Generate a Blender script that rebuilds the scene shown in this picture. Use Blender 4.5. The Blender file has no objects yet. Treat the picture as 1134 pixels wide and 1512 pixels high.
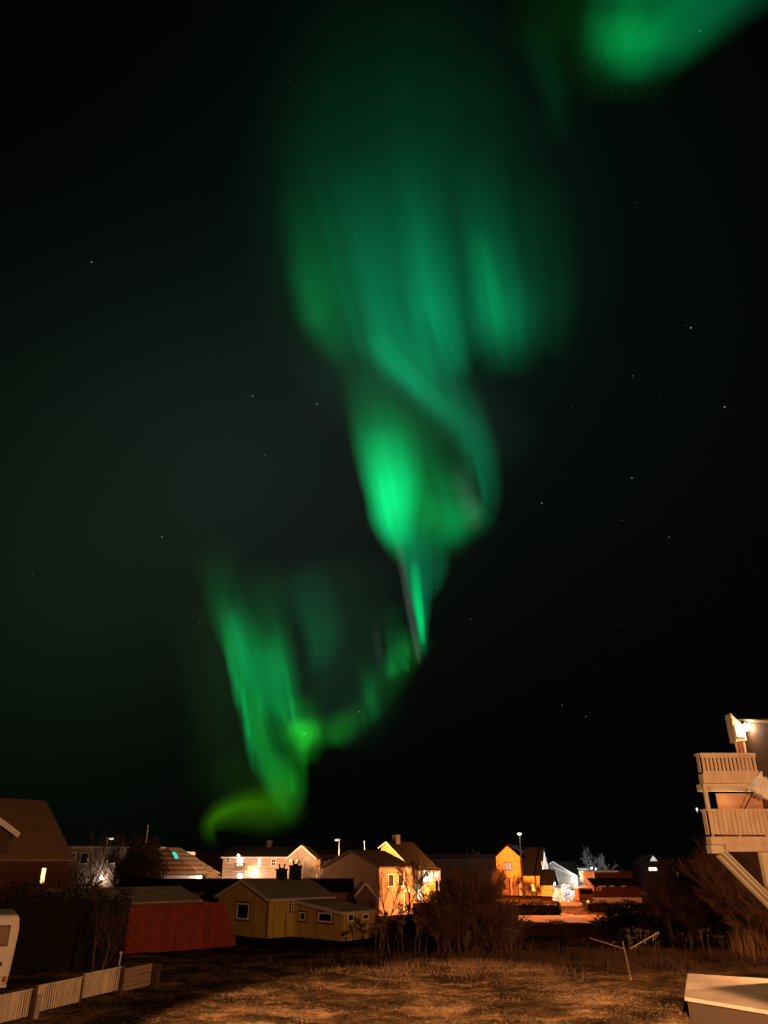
import bpy, bmesh, math, random
import numpy as np
from mathutils import Vector, Matrix

random.seed(7); NR = np.random.default_rng(11)
scn = bpy.context.scene
COL = scn.collection
R = math.radians

# ------------------------------------------------------------------ camera
TH = math.atan(.4725); CT, ST = math.cos(TH), math.sin(TH)
cd = bpy.data.cameras.new('camera'); cam = bpy.data.objects.new('camera', cd); COL.objects.link(cam)
cam.location = (0, 0, 5); cam.rotation_euler = (math.pi/2 + TH, 0, 0)
cd.sensor_fit = 'VERTICAL'; cd.sensor_height = 36; cd.lens = 36*1092/1512
cd.clip_start = .1; cd.clip_end = 60000
scn.camera = cam
scn.view_settings.view_transform = 'Standard'; scn.view_settings.look = 'None'
scn.view_settings.exposure = 0; scn.view_settings.gamma = 1
scn.cycles.transparent_max_bounces = 96
scn.cycles.max_bounces = 5
scn.cycles.use_denoising = True
scn.cycles.sample_clamp_indirect = 3

# ------------------------------------------------------------------ night sky (world)
world = bpy.data.worlds.new('World'); scn.world = world; world.use_nodes = True
wn, wl = world.node_tree.nodes, world.node_tree.links
wn.clear()
wout = wn.new('ShaderNodeOutputWorld'); wbg = wn.new('ShaderNodeBackground'); wl.new(wbg.outputs[0], wout.inputs[0])
wtc = wn.new('ShaderNodeTexCoord')
def raydir(x, y):
    u = (x-567)/1092; v = (756-y)/1092
    return Vector((u, CT-ST*v, ST+CT*v)).normalized()
def wlobe(x, y, k, col):
    d = wn.new('ShaderNodeVectorMath'); d.operation = 'DOT_PRODUCT'; d.inputs[1].default_value = raydir(x, y)
    n = wn.new('ShaderNodeVectorMath'); n.operation = 'NORMALIZE'
    wl.new(wtc.outputs['Generated'], n.inputs[0]); wl.new(n.outputs[0], d.inputs[0])
    m = wn.new('ShaderNodeMath'); m.operation = 'SUBTRACT'; m.inputs[1].default_value = 1; wl.new(d.outputs['Value'], m.inputs[0])
    k2 = wn.new('ShaderNodeMath'); k2.operation = 'MULTIPLY'; k2.inputs[1].default_value = k; wl.new(m.outputs[0], k2.inputs[0])
    e = wn.new('ShaderNodeMath'); e.operation = 'EXPONENT'; wl.new(k2.outputs[0], e.inputs[0])
    c = wn.new('ShaderNodeVectorMath'); c.operation = 'SCALE'; c.inputs[0].default_value = col; wl.new(e.outputs[0], c.inputs['Scale'])
    return c.outputs[0]
acc = None
for a in ((150, 720, 30, (.0030, .0068, .0042)), (420, 700, 40, (.0052, .0072, .0060)), (60, 930, 55, (.0016, .0042, .0014)),
          (620, 330, 24, (.0004, .0034, .0020)), (850, 560, 16, (.0008, .0016, .0012)), (567, 800, 1.5, (.0008, .0009, .0006))):
    o = wlobe(*a)
    if acc is None: acc = o
    else:
        ad = wn.new('ShaderNodeVectorMath'); ad.operation = 'ADD'; wl.new(acc, ad.inputs[0]); wl.new(o, ad.inputs[1]); acc = ad.outputs[0]
wl.new(acc, wbg.inputs[0]); wbg.inputs[1].default_value = 1

# ------------------------------------------------------------------ lamps of the place that stand outside the frame
def lamp(name, loc, power, col, radius=.12, spot=None):
    ld = bpy.data.lights.new(name, 'SPOT' if spot else 'POINT'); ld.energy = power; ld.color = col; ld.shadow_soft_size = radius
    o = bpy.data.objects.new(name, ld); COL.objects.link(o); o.location = loc
    if spot:
        tgt, size, blend = spot
        ld.spot_size = R(size); ld.spot_blend = blend
        o.rotation_euler = (Vector(tgt)-Vector(loc)).to_track_quat('-Z', 'Y').to_euler()
    return o
SOD = (1, .48, .21)      # sodium street lamp
WRM = (1, .62, .32)
WHT = (1, .86, .70)
lamp('street_or_fill_light', (15, -7, 8.5), 40000, SOD, .2)
lamp('wall_light', (17.3, 34.4, 4.5), 3600, SOD, .12)
lamp('floodlight', (.5, -3, 11), 260000, SOD, .1, ((1.4, 10.6, 0), 54, .06))
lamp('street_or_fill_light', (3, 20, 3.2), 4800, (1, .58, .29), .1, ((15, 33, 7), 40, .6))  # unseen low garden spot, strengthened to brighten the brace and balcony

# ------------------------------------------------------------------ helpers
def ray(x, y):
    u = (x-567)/1092; v = (756-y)/1092
    return Vector((u, CT-ST*v, ST+CT*v))
def G(x, y, z=0):
    d = ray(x, y); t = (z-5)/d.z; return Vector((d.x*t, d.y*t, z))
def P(x, y, Y):
    d = ray(x, y); t = Y/d.y; return Vector((d.x*t, Y, 5+d.z*t))

MATS = {}
def mat(name, col, col2=None, scale=3, rough=.8, bump=0, boards=None, bw=.14, emit=0, metal=0, groove=.35, spec=.3, stretch=(1, 1, 1), gwid=.12):
    if name in MATS: return MATS[name]
    m = bpy.data.materials.new(name); m.use_nodes = True; MATS[name] = m
    n, l = m.node_tree.nodes, m.node_tree.links
    b = n['Principled BSDF']; b.inputs['Roughness'].default_value = rough; b.inputs['Metallic'].default_value = metal
    b.inputs['Specular IOR Level'].default_value = spec
    if emit:
        b.inputs['Base Color'].default_value = (.05, .05, .05, 1)
        b.inputs['Emission Strength'].default_value = emit
        tgt = b.inputs['Emission Color']
    else: tgt = b.inputs['Base Color']
    tc = n.new('ShaderNodeTexCoord'); mp = n.new('ShaderNodeMapping'); mp.inputs['Scale'].default_value = stretch
    l.new(tc.outputs['Object'], mp.inputs[0])
    nz = n.new('ShaderNodeTexNoise'); nz.inputs['Scale'].default_value = scale; nz.inputs['Detail'].default_value = 6; nz.inputs['Roughness'].default_value = .65
    l.new(mp.outputs[0], nz.inputs[0])
    rp = n.new('ShaderNodeValToRGB'); rp.color_ramp.elements[0].position = .32; rp.color_ramp.elements[1].position = .68
    c2 = col2 or tuple(x*.72 for x in col)
    rp.color_ramp.elements[0].color = (*c2, 1); rp.color_ramp.elements[1].color = (*col, 1)
    l.new(nz.outputs['Fac'], rp.inputs[0])
    out = rp.outputs[0]; height = nz.outputs['Fac']
    if boards:
        sp = n.new('ShaderNodeSeparateXYZ'); l.new(tc.outputs['Object'], sp.inputs[0])
        if boards == 'v':
            ad = n.new('ShaderNodeMath'); l.new(sp.outputs[0], ad.inputs[0]); l.new(sp.outputs[1], ad.inputs[1]); src = ad.outputs[0]
        else: src = sp.outputs[{'h': 2, 'x': 0, 'y': 1}[boards]]
        dv = n.new('ShaderNodeMath'); dv.operation = 'DIVIDE'; dv.inputs[1].default_value = bw; l.new(src, dv.inputs[0])
        fr = n.new('ShaderNodeMath'); fr.operation = 'FRACT'; l.new(dv.outputs[0], fr.inputs[0])
        fl = n.new('ShaderNodeMath'); fl.operation = 'FLOOR'; l.new(dv.outputs[0], fl.inputs[0])
        wh = n.new('ShaderNodeTexWhiteNoise'); wh.noise_dimensions = '1D'; l.new(fl.outputs[0], wh.inputs['W'])
        gt = n.new('ShaderNodeMath'); gt.operation = 'GREATER_THAN'; gt.inputs[1].default_value = gwid; l.new(fr.outputs[0], gt.inputs[0])
        # board to board tint, and the groove
        mr = n.new('ShaderNodeMapRange'); mr.inputs['To Min'].default_value = .78; mr.inputs['To Max'].default_value = 1.1; l.new(wh.outputs['Value'], mr.inputs['Value'])
        mg = n.new('ShaderNodeMapRange'); mg.inputs['To Min'].default_value = groove; mg.inputs['To Max'].default_value = 1; l.new(gt.outputs[0], mg.inputs['Value'])
        mu = n.new('ShaderNodeMath'); mu.operation = 'MULTIPLY'; l.new(mr.outputs[0], mu.inputs[0]); l.new(mg.outputs[0], mu.inputs[1])
        vs = n.new('ShaderNodeVectorMath'); vs.operation = 'SCALE'; l.new(out, vs.inputs[0]); l.new(mu.outputs[0], vs.inputs['Scale']); out = vs.outputs[0]
        mh = n.new('ShaderNodeMath'); mh.operation = 'MULTIPLY_ADD'; mh.inputs[1].default_value = .3; l.new(nz.outputs['Fac'], mh.inputs[0]); l.new(gt.outputs[0], mh.inputs[2]); height = mh.outputs[0]
    l.new(out, tgt)
    if bump:
        bp = n.new('ShaderNodeBump'); bp.inputs['Strength'].default_value = bump; bp.inputs['Distance'].default_value = .03
        l.new(height, bp.inputs['Height']); l.new(bp.outputs[0], b.inputs['Normal'])
    return m

class MB:
    def __init__(s): s.v = []; s.f = []
    def add(s, vs, fs):
        o = len(s.v); s.v += [tuple(p) for p in vs]; s.f += [tuple(i+o for i in f) for f in fs]; return s
    def box(s, x0, y0, z0, x1, y1, z1):
        return s.add([(x0,y0,z0),(x1,y0,z0),(x1,y1,z0),(x0,y1,z0),(x0,y0,z1),(x1,y0,z1),(x1,y1,z1),(x0,y1,z1)],
                     [(3,2,1,0),(4,5,6,7),(0,1,5,4),(1,2,6,5),(2,3,7,6),(3,0,4,7)])
    def prism(s, poly, a0, a1, axis='x'):
        # poly: (p, q) pairs; axis x -> (y,z), axis y -> (x,z), axis z -> (x,y)
        f = {'x': lambda p, a: (a, p[0], p[1]), 'y': lambda p, a: (p[0], a, p[1]), 'z': lambda p, a: (p[0], p[1], a)}[axis]
        n = len(poly)
        return s.add([f(p, a0) for p in poly]+[f(p, a1) for p in poly],
                     [tuple(range(n))[::-1], tuple(range(n, 2*n))]+[(i, (i+1) % n, n+(i+1) % n, n+i) for i in range(n)])
    def slab(s, quad, t):      # a sheet through four corners, thickened downwards along its normal
        q = [Vector(p) for p in quad]; nn = (q[1]-q[0]).cross(q[3]-q[0]).normalized()
        if nn.z < 0: nn = -nn
        return s.add(q+[p-nn*t for p in q], [(0,1,2,3),(7,6,5,4),(0,4,5,1),(1,5,6,2),(2,6,7,3),(3,7,4,0)])
    def tube(s, p0, p1, r0, r1=None, n=8):
        r1 = r0 if r1 is None else r1
        p0, p1 = Vector(p0), Vector(p1); d = (p1-p0).normalized()
        a = d.orthogonal().normalized(); b = d.cross(a)
        vs = [p0+(a*math.cos(2*math.pi*i/n)+b*math.sin(2*math.pi*i/n))*r0 for i in range(n)]
        vs += [p1+(a*math.cos(2*math.pi*i/n)+b*math.sin(2*math.pi*i/n))*r1 for i in range(n)]
        return s.add(vs, [(i, (i+1) % n, n+(i+1) % n, n+i) for i in range(n)]+[tuple(range(n))[::-1], tuple(range(n, 2*n))])
    def beam(s, p0, p1, w, h, up=(0, 0, 1)):
        p0, p1 = Vector(p0), Vector(p1); d = (p1-p0).normalized(); u = Vector(up)
        a = d.cross(u).normalized(); b = a.cross(d).normalized()
        vs = [p+a*sx*w/2+b*sz*h/2 for p in (p0, p1) for sx, sz in ((-1,-1),(1,-1),(1,1),(-1,1))]
        return s.add(vs, [(3,2,1,0),(4,5,6,7),(0,1,5,4),(1,2,6,5),(2,3,7,6),(3,0,4,7)])
    def ball(s, c, r, sq=(1, 1, 1), nu=10, nv=7):
        c = Vector(c); vs = []
        for j in range(nv+1):
            for i in range(nu):
                t = math.pi*j/nv; p = 2*math.pi*i/nu
                vs.append(c+Vector((math.sin(t)*math.cos(p)*sq[0], math.sin(t)*math.sin(p)*sq[1], math.cos(t)*sq[2]))*r)
        return s.add(vs, [(j*nu+i, j*nu+(i+1) % nu, (j+1)*nu+(i+1) % nu, (j+1)*nu+i) for j in range(nv) for i in range(nu)])
    def build(s, name, m, parent=None, loc=None, bevel=0, smooth=False):
        me = bpy.data.meshes.new(name); me.from_pydata(s.v, [], s.f); me.update()
        bm = bmesh.new(); bm.from_mesh(me)
        if len(bm.faces) < 3000: bmesh.ops.recalc_face_normals(bm, faces=bm.faces)
        bm.to_mesh(me); bm.free()
        if smooth: me.polygons.foreach_set('use_smooth', [True]*len(me.polygons))
        me.materials.append(m)
        o = bpy.data.objects.new(name, me); COL.objects.link(o)
        if parent: o.parent = parent
        if loc is not None: o.location = loc
        if bevel:
            bv = o.modifiers.new('bevel', 'BEVEL'); bv.width = bevel; bv.segments = 3; bv.limit_method = 'ANGLE'
        return o

def tag(o, label, cat, group=None, kind=None):
    if label: o['label'] = label
    if cat: o['category'] = cat
    if group: o['group'] = group
    if kind: o['kind'] = kind
    return o
def thing(name, label, cat, loc=(0, 0, 0), rz=0, group=None):
    o = bpy.data.objects.new(name, None); COL.objects.link(o); o.location = loc; o.rotation_euler = (0, 0, rz)
    o.empty_display_size = .3
    return tag(o, label, cat, group)
def structure(name, mb, m):
    o = mb.build(name, m); o['kind'] = 'structure'; return o
def copy_tree(o, parent=None):
    c = o.copy(); COL.objects.link(c); c.parent = parent
    for ch in [x for x in list(COL.objects) if x.parent == o]: copy_tree(ch, c)
    return c
def fast_mesh(name, verts, faces_n, idx, m, parent=None, loc=None):
    """numpy mesh: verts (N,3), all faces with faces_n corners, idx (F, faces_n)"""
    me = bpy.data.meshes.new(name)
    me.vertices.add(len(verts)); me.vertices.foreach_set('co', np.asarray(verts, np.float32).ravel())
    F = len(idx); me.loops.add(F*faces_n); me.loops.foreach_set('vertex_index', np.asarray(idx, np.int32).ravel())
    me.polygons.add(F); me.polygons.foreach_set('loop_start', np.arange(0, F*faces_n, faces_n, dtype=np.int32))
    me.update(calc_edges=True); me.validate()
    me.materials.append(m)
    o = bpy.data.objects.new(name, me); COL.objects.link(o)
    if parent: o.parent = parent
    if loc is not None: o.location = loc
    return o

# ------------------------------------------------------------------ materials
ROOF_DARK = mat('dark_roof_sheet', (.022, .017, .015), scale=2, rough=.9, bump=.3, spec=.05)
BLACKROOF = mat('black_roof_tiles', (.011, .009, .008), None, 3, .95, .3, 'h', .3, spec=.03)
ROOF_BROWN = mat('brown_roof_felt', (.29, .165, .10), (.19, .10, .065), 1.2, .8, .4)
ROOF_GREY = mat('grey_roof_felt', (.34, .28, .20), (.20, .165, .115), 1.6, .85, .5)
ROOF_TILE = mat('roof_courses', (.32, .20, .13), (.22, .13, .09), 2, .7, .8, 'h', .5, groove=.3, gwid=.34)
RED = mat('red_boards', (.25, .034, .013), (.16, .020, .008), 1.5, .75, .6, 'v', .16, groove=.45)
OCHRE = mat('ochre_boards', (.58, .375, .10), (.47, .30, .08), 1.2, .75, .6, 'v', .14, groove=.6, stretch=(1, 1, .4))
TRIM = mat('pale_trim', (.62, .52, .42), (.50, .40, .32), 4, .6)
WHITE = mat('white_paint', (.78, .74, .68), (.68, .63, .57), 3, .55)
BROWNTRIM = mat('brown_trim', (.16, .07, .04), None, 5, .6)
DARKWALL = mat('dark_brown_wall', (.10, .055, .035), (.07, .04, .025), 1, .8, .4, 'v', .15)
REDBROWN = mat('red_brown_wall', (.085, .03, .02), None, 1, .8, .4, 'h', .15)
PINKWALL = mat('pale_render_wall', (.62, .46, .36), (.55, .40, .31), .8, .8, .2, 'h', .22, groove=.8)
GREYWALL = mat('grey_wall', (.38, .36, .30), None, .8, .8, .3, 'h', .2, groove=.7)
ORANGEWALL = mat('orange_wall', (.62, .34, .10), (.54, .28, .07), .8, .75, .3, 'h', .18, groove=.75)
YELLOWWALL = mat('yellow_wall', (.66, .46, .14), None, .8, .75, .3, 'h', .2, groove=.8)
GLASS = mat('dark_window_glass', (.012, .011, .010), None, 3, .12, spec=.5)
LITGLASS = mat('lit_window', (1, .55, .16), (.85, .36, .06), 1.8, emit=2.0)
LITWHITE = mat('lit_white_window', (1, .86, .68), (.95, .7, .42), 1.8, emit=2.2)
TEAL = mat('teal_lit_skylight', (.05, .9, .62), (.03, .7, .5), 3, emit=.9)
BULB = mat('lamp_glow', (1, .88, .68), (1, .84, .6), 3, emit=40)
BULBW = mat('cool_lamp_glow', (.95, .95, 1), (.9, .95, 1), 3, emit=14)
DIMBULB = mat('dim_lamp_glow', (1, .85, .7), None, 3, emit=1.1)
STEEL = mat('galvanised_steel', (.45, .44, .42), None, 6, .45, metal=.6)
CONCRETE = mat('pale_concrete', (.40, .33, .26), (.27, .215, .165), 1.4, .85, .4)
CONCDARK = mat('dark_concrete', (.045, .03, .021), None, 2, .9, .5)
WOODPOST = mat('weathered_wood', (.30, .21, .13), (.17, .11, .07), 5, .8, .5, stretch=(6, 6, .6))
DARKPOST = mat('tarred_wood', (.07, .035, .02), None, 5, .8, .4)
BLACK = mat('black_soot', (.012, .011, .010), None, 5, .8)
TWIG = mat('bare_twigs', (.15, .07, .04), (.06, .03, .018), 2, .9)
TWIGDARK = mat('dark_bare_twigs', (.07, .045, .03), None, 2, .9)
TWIGPALE = mat('pale_bare_twigs', (.24, .17, .12), None, 2, .9)
STALK = mat('dry_stalks', (.17, .12, .085), (.10, .068, .048), 3, .9)
HEDGE = mat('hedge_leaves', (.028, .018, .010), (.015, .010, .006), 4, .8)
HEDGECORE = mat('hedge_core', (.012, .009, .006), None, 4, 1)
FROST = mat('frosted_leaves', (.75, .80, .86), (.30, .36, .42), 3, .6)
TAN = mat('tan_painted_board', (.60, .44, .30), (.44, .31, .20), 3.5, .6, .15, stretch=(1, 1, .3))
TANLIGHT = mat('cream_painted_timber', (.55, .45, .32), (.48, .39, .27), 2.5, .6, .15)
HOUSEBROWN = mat('brown_render', (.11, .066, .044), (.08, .048, .032), 1.0, .85, .3)
FABRIC = mat('white_canvas', (.75, .70, .62), None, 3, .9)

# ------------------------------------------------------------------ ground
def gnd(X, Y):
    X = np.asarray(X, float); Y = np.asarray(Y, float)
    h = (.10*np.sin(X*.41+Y*.23)*np.sin(Y*.31+1.2)+.06*np.sin(X*1.13+Y*.71+.4)*np.sin(Y*.93-X*.37)
         + .035*np.sin(X*2.7+1.7*Y)*np.sin(Y*3.1-X*1.1+.7)+.018*np.sin(6.3*X+2.2*Y)*np.sin(7.1*Y-3*X))
    fade = np.clip((74-Y)/12, 0, 1)*np.clip((Y-20)/6, 0, 1)*np.clip((60-np.abs(X))/20, 0, 1)
    # a low bank of earth behind the lawn at the foot of the thicket
    bank = .16*np.exp(-((Y-47.5-.03*X)/2.2)**2)*np.clip((X-1)/5, 0, 1)
    return (h+bank)*fade
def axis(lo, hi, fine0, fine1, step, grow=1.28):
    a = list(np.arange(fine0, fine1+step/2, step)); d = step
    while a[-1] < hi: d *= grow; a.append(a[-1]+d)
    d = step
    while a[0] > lo: d *= grow; a.insert(0, a[0]-d)
    return np.array(a)
gx = axis(-9000, 9000, -20, 22, .2); gy = axis(-300, 12000, 26, 62, .2)
XX, YY = np.meshgrid(gx, gy); ZZ = gnd(XX, YY)
gv = np.stack([XX.ravel(), YY.ravel(), ZZ.ravel()], 1)
nx, ny = len(gx), len(gy); ii, jj = np.meshgrid(np.arange(nx-1), np.arange(ny-1)); k0 = (jj*nx+ii).ravel()
gidx = np.stack([k0, k0+1, k0+nx+1, k0+nx], 1)
gm = bpy.data.materials.new('winter_grass_ground'); gm.use_nodes = True
n, l = gm.node_tree.nodes, gm.node_tree.links; b = n['Principled BSDF']; b.inputs['Roughness'].default_value = 1; b.inputs['Specular IOR Level'].default_value = 0
tc = n.new('ShaderNodeTexCoord')
def noise(scale, detail=6, rough=.6, st=(1, 1, 1)):
    mp = n.new('ShaderNodeMapping'); mp.inputs['Scale'].default_value = st; l.new(tc.outputs['Object'], mp.inputs[0])
    z = n.new('ShaderNodeTexNoise'); z.inputs['Scale'].default_value = scale; z.inputs['Detail'].default_value = detail; z.inputs['Roughness'].default_value = rough
    l.new(mp.outputs[0], z.inputs[0]); return z.outputs['Fac']
r1 = n.new('ShaderNodeValToRGB'); r1.color_ramp.elements[0].position = .35; r1.color_ramp.elements[1].position = .66
r1.color_ramp.elements[0].color = (.020, .014, .008, 1); r1.color_ramp.elements[1].color = (.36, .235, .13, 1)
r1.color_ramp.elements.new(.5).color = (.085, .057, .032, 1)
l.new(noise(.42, 9, .68, (.7, 1, 1)), r1.inputs[0])
r2 = n.new('ShaderNodeValToRGB'); r2.color_ramp.elements[0].position = .38; r2.color_ramp.elements[1].position = .62
r2.color_ramp.elements[0].color = (.30, .28, .24, 1); r2.color_ramp.elements[1].color = (1.25, 1.2, 1.1, 1)
l.new(noise(7, 6, .75), r2.inputs[0])
mx = n.new('ShaderNodeMix'); mx.data_type = 'RGBA'; mx.blend_type = 'MULTIPLY'; mx.inputs['Factor'].default_value = 1
l.new(r1.outputs[0], mx.inputs['A']); l.new(r2.outputs[0], mx.inputs['B']); sg = n.new('ShaderNodeSeparateXYZ'); l.new(tc.outputs['Object'], sg.inputs[0])
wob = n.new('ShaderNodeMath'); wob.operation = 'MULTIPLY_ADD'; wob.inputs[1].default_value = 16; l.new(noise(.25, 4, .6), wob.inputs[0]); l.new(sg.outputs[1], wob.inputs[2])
field_shade = n.new('ShaderNodeMapRange'); field_shade.inputs['From Min'].default_value = 57; field_shade.inputs['From Max'].default_value = 63; l.new(wob.outputs[0], field_shade.inputs['Value'])
mf = n.new('ShaderNodeMix'); mf.data_type = 'RGBA'; mf.blend_type = 'MULTIPLY'; l.new(field_shade.outputs[0], mf.inputs['Factor'])
l.new(mx.outputs['Result'], mf.inputs['A']); mf.inputs['B'].default_value = (.24, .17, .14, 1)  # field past the bank darkened in the colour, standing in for shade
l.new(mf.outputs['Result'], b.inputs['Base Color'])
bp = n.new('ShaderNodeBump'); bp.inputs['Strength'].default_value = .8; bp.inputs['Distance'].default_value = .06
l.new(noise(5, 8, .7), bp.inputs['Height']); l.new(bp.outputs[0], b.inputs['Normal'])
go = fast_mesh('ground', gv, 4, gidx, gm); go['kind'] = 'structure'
go.data.polygons.foreach_set('use_smooth', [True]*len(go.data.polygons))

# far low hills
hb = MB(); hx = np.linspace(-5200, 5200, 90)
top = [14+9*math.sin(x*.0011+1)+6*math.sin(x*.0031)+4*math.sin(x*.0083+2) for x in hx]
hv = [(x, 3800, -2) for x in hx]+[(x, 4300, t) for x, t in zip(hx, top)]+[(x, 5200, -2) for x in hx]
N = len(hx); hb.add(hv, [(i, i+1, N+i+1, N+i) for i in range(N-1)]+[(N+i, N+i+1, 2*N+i+1, 2*N+i) for i in range(N-1)])
structure('hills', hb, mat('hill_heath', (.05, .045, .03), None, .01, 1))

# driveway and road, lit by an added light without a fixture
PATH = mat('gravel_driveway', (.34, .21, .15), (.20, .12, .085), 2.5, .95, .5)
pb = MB()
def sheet(mb, pts, z): mb.add([(p.x, p.y, z) for p in pts], [tuple(range(len(pts)))])
sheet(pb, [G(790, 1362), G(905, 1364), G(915, 1347), G(866, 1344), G(858, 1330), G(826, 1330), G(828, 1348), G(764, 1352)], .03)
structure('driveway', pb, PATH)
pb = MB(); sheet(pb, [G(738, 1361), G(778, 1361), G(786, 1350), G(748, 1350)], .028); structure('garden_path', pb, PATH)

# ------------------------------------------------------------------ houses
def gable_mesh(L, W, ez, rz, ridge=.5):
    return MB().prism([(0, 0), (W, 0), (W, ez), (W*ridge, rz), (0, ez)], 0, L, 'x')
def gable_roof(L, W, ez, rz, ridge=.5, ov=.35, t=.16, og=.3):
    yr = W*ridge; m = MB()
    s0 = (rz-ez)/yr; s1 = (rz-ez)/(W-yr); lift = t*1.08
    m.slab([(-og, -ov, ez-ov*s0+lift), (L+og, -ov, ez-ov*s0+lift), (L+og, yr, rz+lift), (-og, yr, rz+lift)], t)
    m.slab([(-og, yr, rz+lift), (L+og, yr, rz+lift), (L+og, W+ov, ez-ov*s1+lift), (-og, W+ov, ez-ov*s1+lift)], t)
    return m
def barge(mb, x, W, ez, rz, ridge=.5, ov=.35, w=.2, t=.05):
    yr = W*ridge; s0 = (rz-ez)/yr; s1 = (rz-ez)/(W-yr)
    mb.beam((x, -ov-.02, ez-ov*s0+.06), (x, yr, rz+.06), t, w); mb.beam((x, yr, rz+.06), (x, W+ov+.02, ez-ov*s1+.06), t, w)
    return mb
def world_of(o):
    m = Matrix.Translation(o.location) @ Matrix.Rotation(o.rotation_euler.z, 4, 'Z')
    return world_of(o.parent) @ m if o.parent else m
def inv(root): return world_of(root).inverted()
def hit(root, face, x, y, at=0):
    """where the sight line of a photo point meets a wall plane of the house, in wall coordinates"""
    M = inv(root); o = M @ Vector((0, 0, 5)); d = (M @ (Vector((0, 0, 5))+ray(x, y)))-o
    ax = 0 if face[0] == 'x' else 1
    t = (at-o[ax])/d[ax]; p = o+d*t
    return (p[1-ax], p.z)
def window(root, face, at, a0, z0, a1, z1, frame=WHITE, pane=GLASS, fw=.08, bars=(0, 0), surround=None, name='window'):
    """face x0/x1 or y0/y1: the wall plane at coordinate `at`; the frame stands proud, the pane sits in it"""
    sg = -1 if face[1] == '0' else 1
    a0, a1 = min(a0, a1), max(a0, a1); z0, z1 = min(z0, z1), max(z0, z1)
    def bx(mb, p0, q0, p1, q1, d0, d1):
        lo, hi = sorted((at+sg*d0, at+sg*d1))
        if face[0] == 'x': mb.box(lo, p0, q0, hi, p1, q1)
        else: mb.box(p0, lo, q0, p1, hi, q1)
    fr = MB()
    bx(fr, a0, z0, a0+fw, z1, -.02, .06); bx(fr, a1-fw, z0, a1, z1, -.02, .06)
    bx(fr, a0+fw, z0, a1-fw, z0+fw, -.02, .06); bx(fr, a0+fw, z1-fw, a1-fw, z1, -.02, .06)
    for k in range(bars[0]):
        c = a0+(a1-a0)*(k+1)/(bars[0]+1); bx(fr, c-fw*.3, z0+fw, c+fw*.3, z1-fw, -.01, .05)
    for k in range(bars[1]):
        c = z0+(z1-z0)*(k+1)/(bars[1]+1); bx(fr, a0+fw, c-fw*.3, a1-fw, c+fw*.3, -.012, .045)
    f = fr.build(name, frame, root)
    pn = MB(); bx(pn, a0+fw, z0+fw, a1-fw, z1-fw, -.03, .02); pn.build('pane', pane, f)
    if surround:
        s_ = MB(); w = .12
        bx(s_, a0-w, z0-w, a0-.005, z1+w, -.02, .04); bx(s_, a1+.005, z0-w, a1+w, z1+w, -.02, .04)
        bx(s_, a0-.005, z0-w, a1+.005, z0-.005, -.02, .04); bx(s_, a0-.005, z1+.005, a1+.005, z1+w, -.02, .04)
        s_.build('surround', surround, f)
    return f
def pwin(root, face, at, x0, y0, x1, y1, **kw):
    a0, z0 = hit(root, face, x0, y1, at); a1, z1 = hit(root, face, x1, y0, at)
    return window(root, face, at, a0, z0, a1, z1, **kw)

A45 = R(45)
# -- big house at the left edge
h = thing('gabled_house', 'big dark house with steep brown roof and white dormer board at the left edge', 'house', (-19.55, 51.75, 0), A45)
gable_mesh(16, 11.6, 5.2, 8.72).build('wall', REDBROWN, h, (-16.4, .25, 0))
gable_roof(16, 11.6, 5.2, 8.72, ov=.4, og=.3).build('roof', ROOF_BROWN, h, (-16.4, .25, 0))
barge(MB(), .32, 11.6, 5.2, 8.72, ov=.4, w=.1).build('bargeboard', mat('grey_verge', (.26, .2, .15)), h, (-.4, .25, 0))
pwin(h, 'y0', .25, 57, 1281, 69, 1305, frame=BROWNTRIM, pane=mat('warm_lit_window', (1, .74, .38), (1, .55, .16), 2.2, emit=2.4), fw=.03)
DX = -1.15
dm = MB().prism([(-8.9+DX, 5.4), (-3.1+DX, 5.4), (-3.1+DX, 6.45), (-6+DX, 8.2), (-8.9+DX, 6.45)], .05, 5.6, 'y').build('dormer', DARKWALL, h)
MB().slab([(-6+DX, -.35, 8.45), (-2.75+DX, -.35, 6.5), (-2.75+DX, 6, 6.5), (-6+DX, 6, 8.45)], .14).slab([(-6+DX, -.35, 8.45), (-9.25+DX, -.35, 6.5), (-9.25+DX, 6, 6.5), (-6+DX, 6, 8.45)], .14).build('dormer_roof', ROOF_BROWN, dm)
MB().beam((-2.75+DX, -.39, 6.42), (-6+DX, -.39, 8.37), .06, .3).beam((-6+DX, -.39, 8.37), (-9.25+DX, -.39, 6.42), .06, .3).build('bargeboard', WHITE, dm)
window(dm, 'y0', .05, -7.0+DX, 5.6, -4.65+DX, 7.1, frame=WHITE, bars=(1, 0))
MB().box(-12.2, 5.6, 8.2, -11.4, 6.4, 9.9).build('chimney', CONCDARK, h)

# -- red shed
h = thing('red_shed', 'long dark red boarded shed with a pale flat looking roof beside the ochre house', 'shed', (-15.9, 49.8, 0), A45)
gable_mesh(8.6, 5.4, 2.72, 3.42).build('wall', RED, h, (-3, 0, 0))
gable_roof(8.6, 5.4, 2.72, 3.42, ov=.25, og=.18, t=.1).build('roof', ROOF_GREY, h, (-3, 0, 0))
MB().prism([(5.6, 0), (8.75, 0), (8.5, .9), (7.6, 2.5), (5.6, 2.72)], .0, .12, 'y').build('side_screen', RED, h)
MB().tube((-3, -.32, 2.62), (5.85, -.32, 2.62), .06).tube((5.85, -.32, 2.62), (5.85, -.1, 2.45), .05).build('gutter', BROWNTRIM, h)

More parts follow.
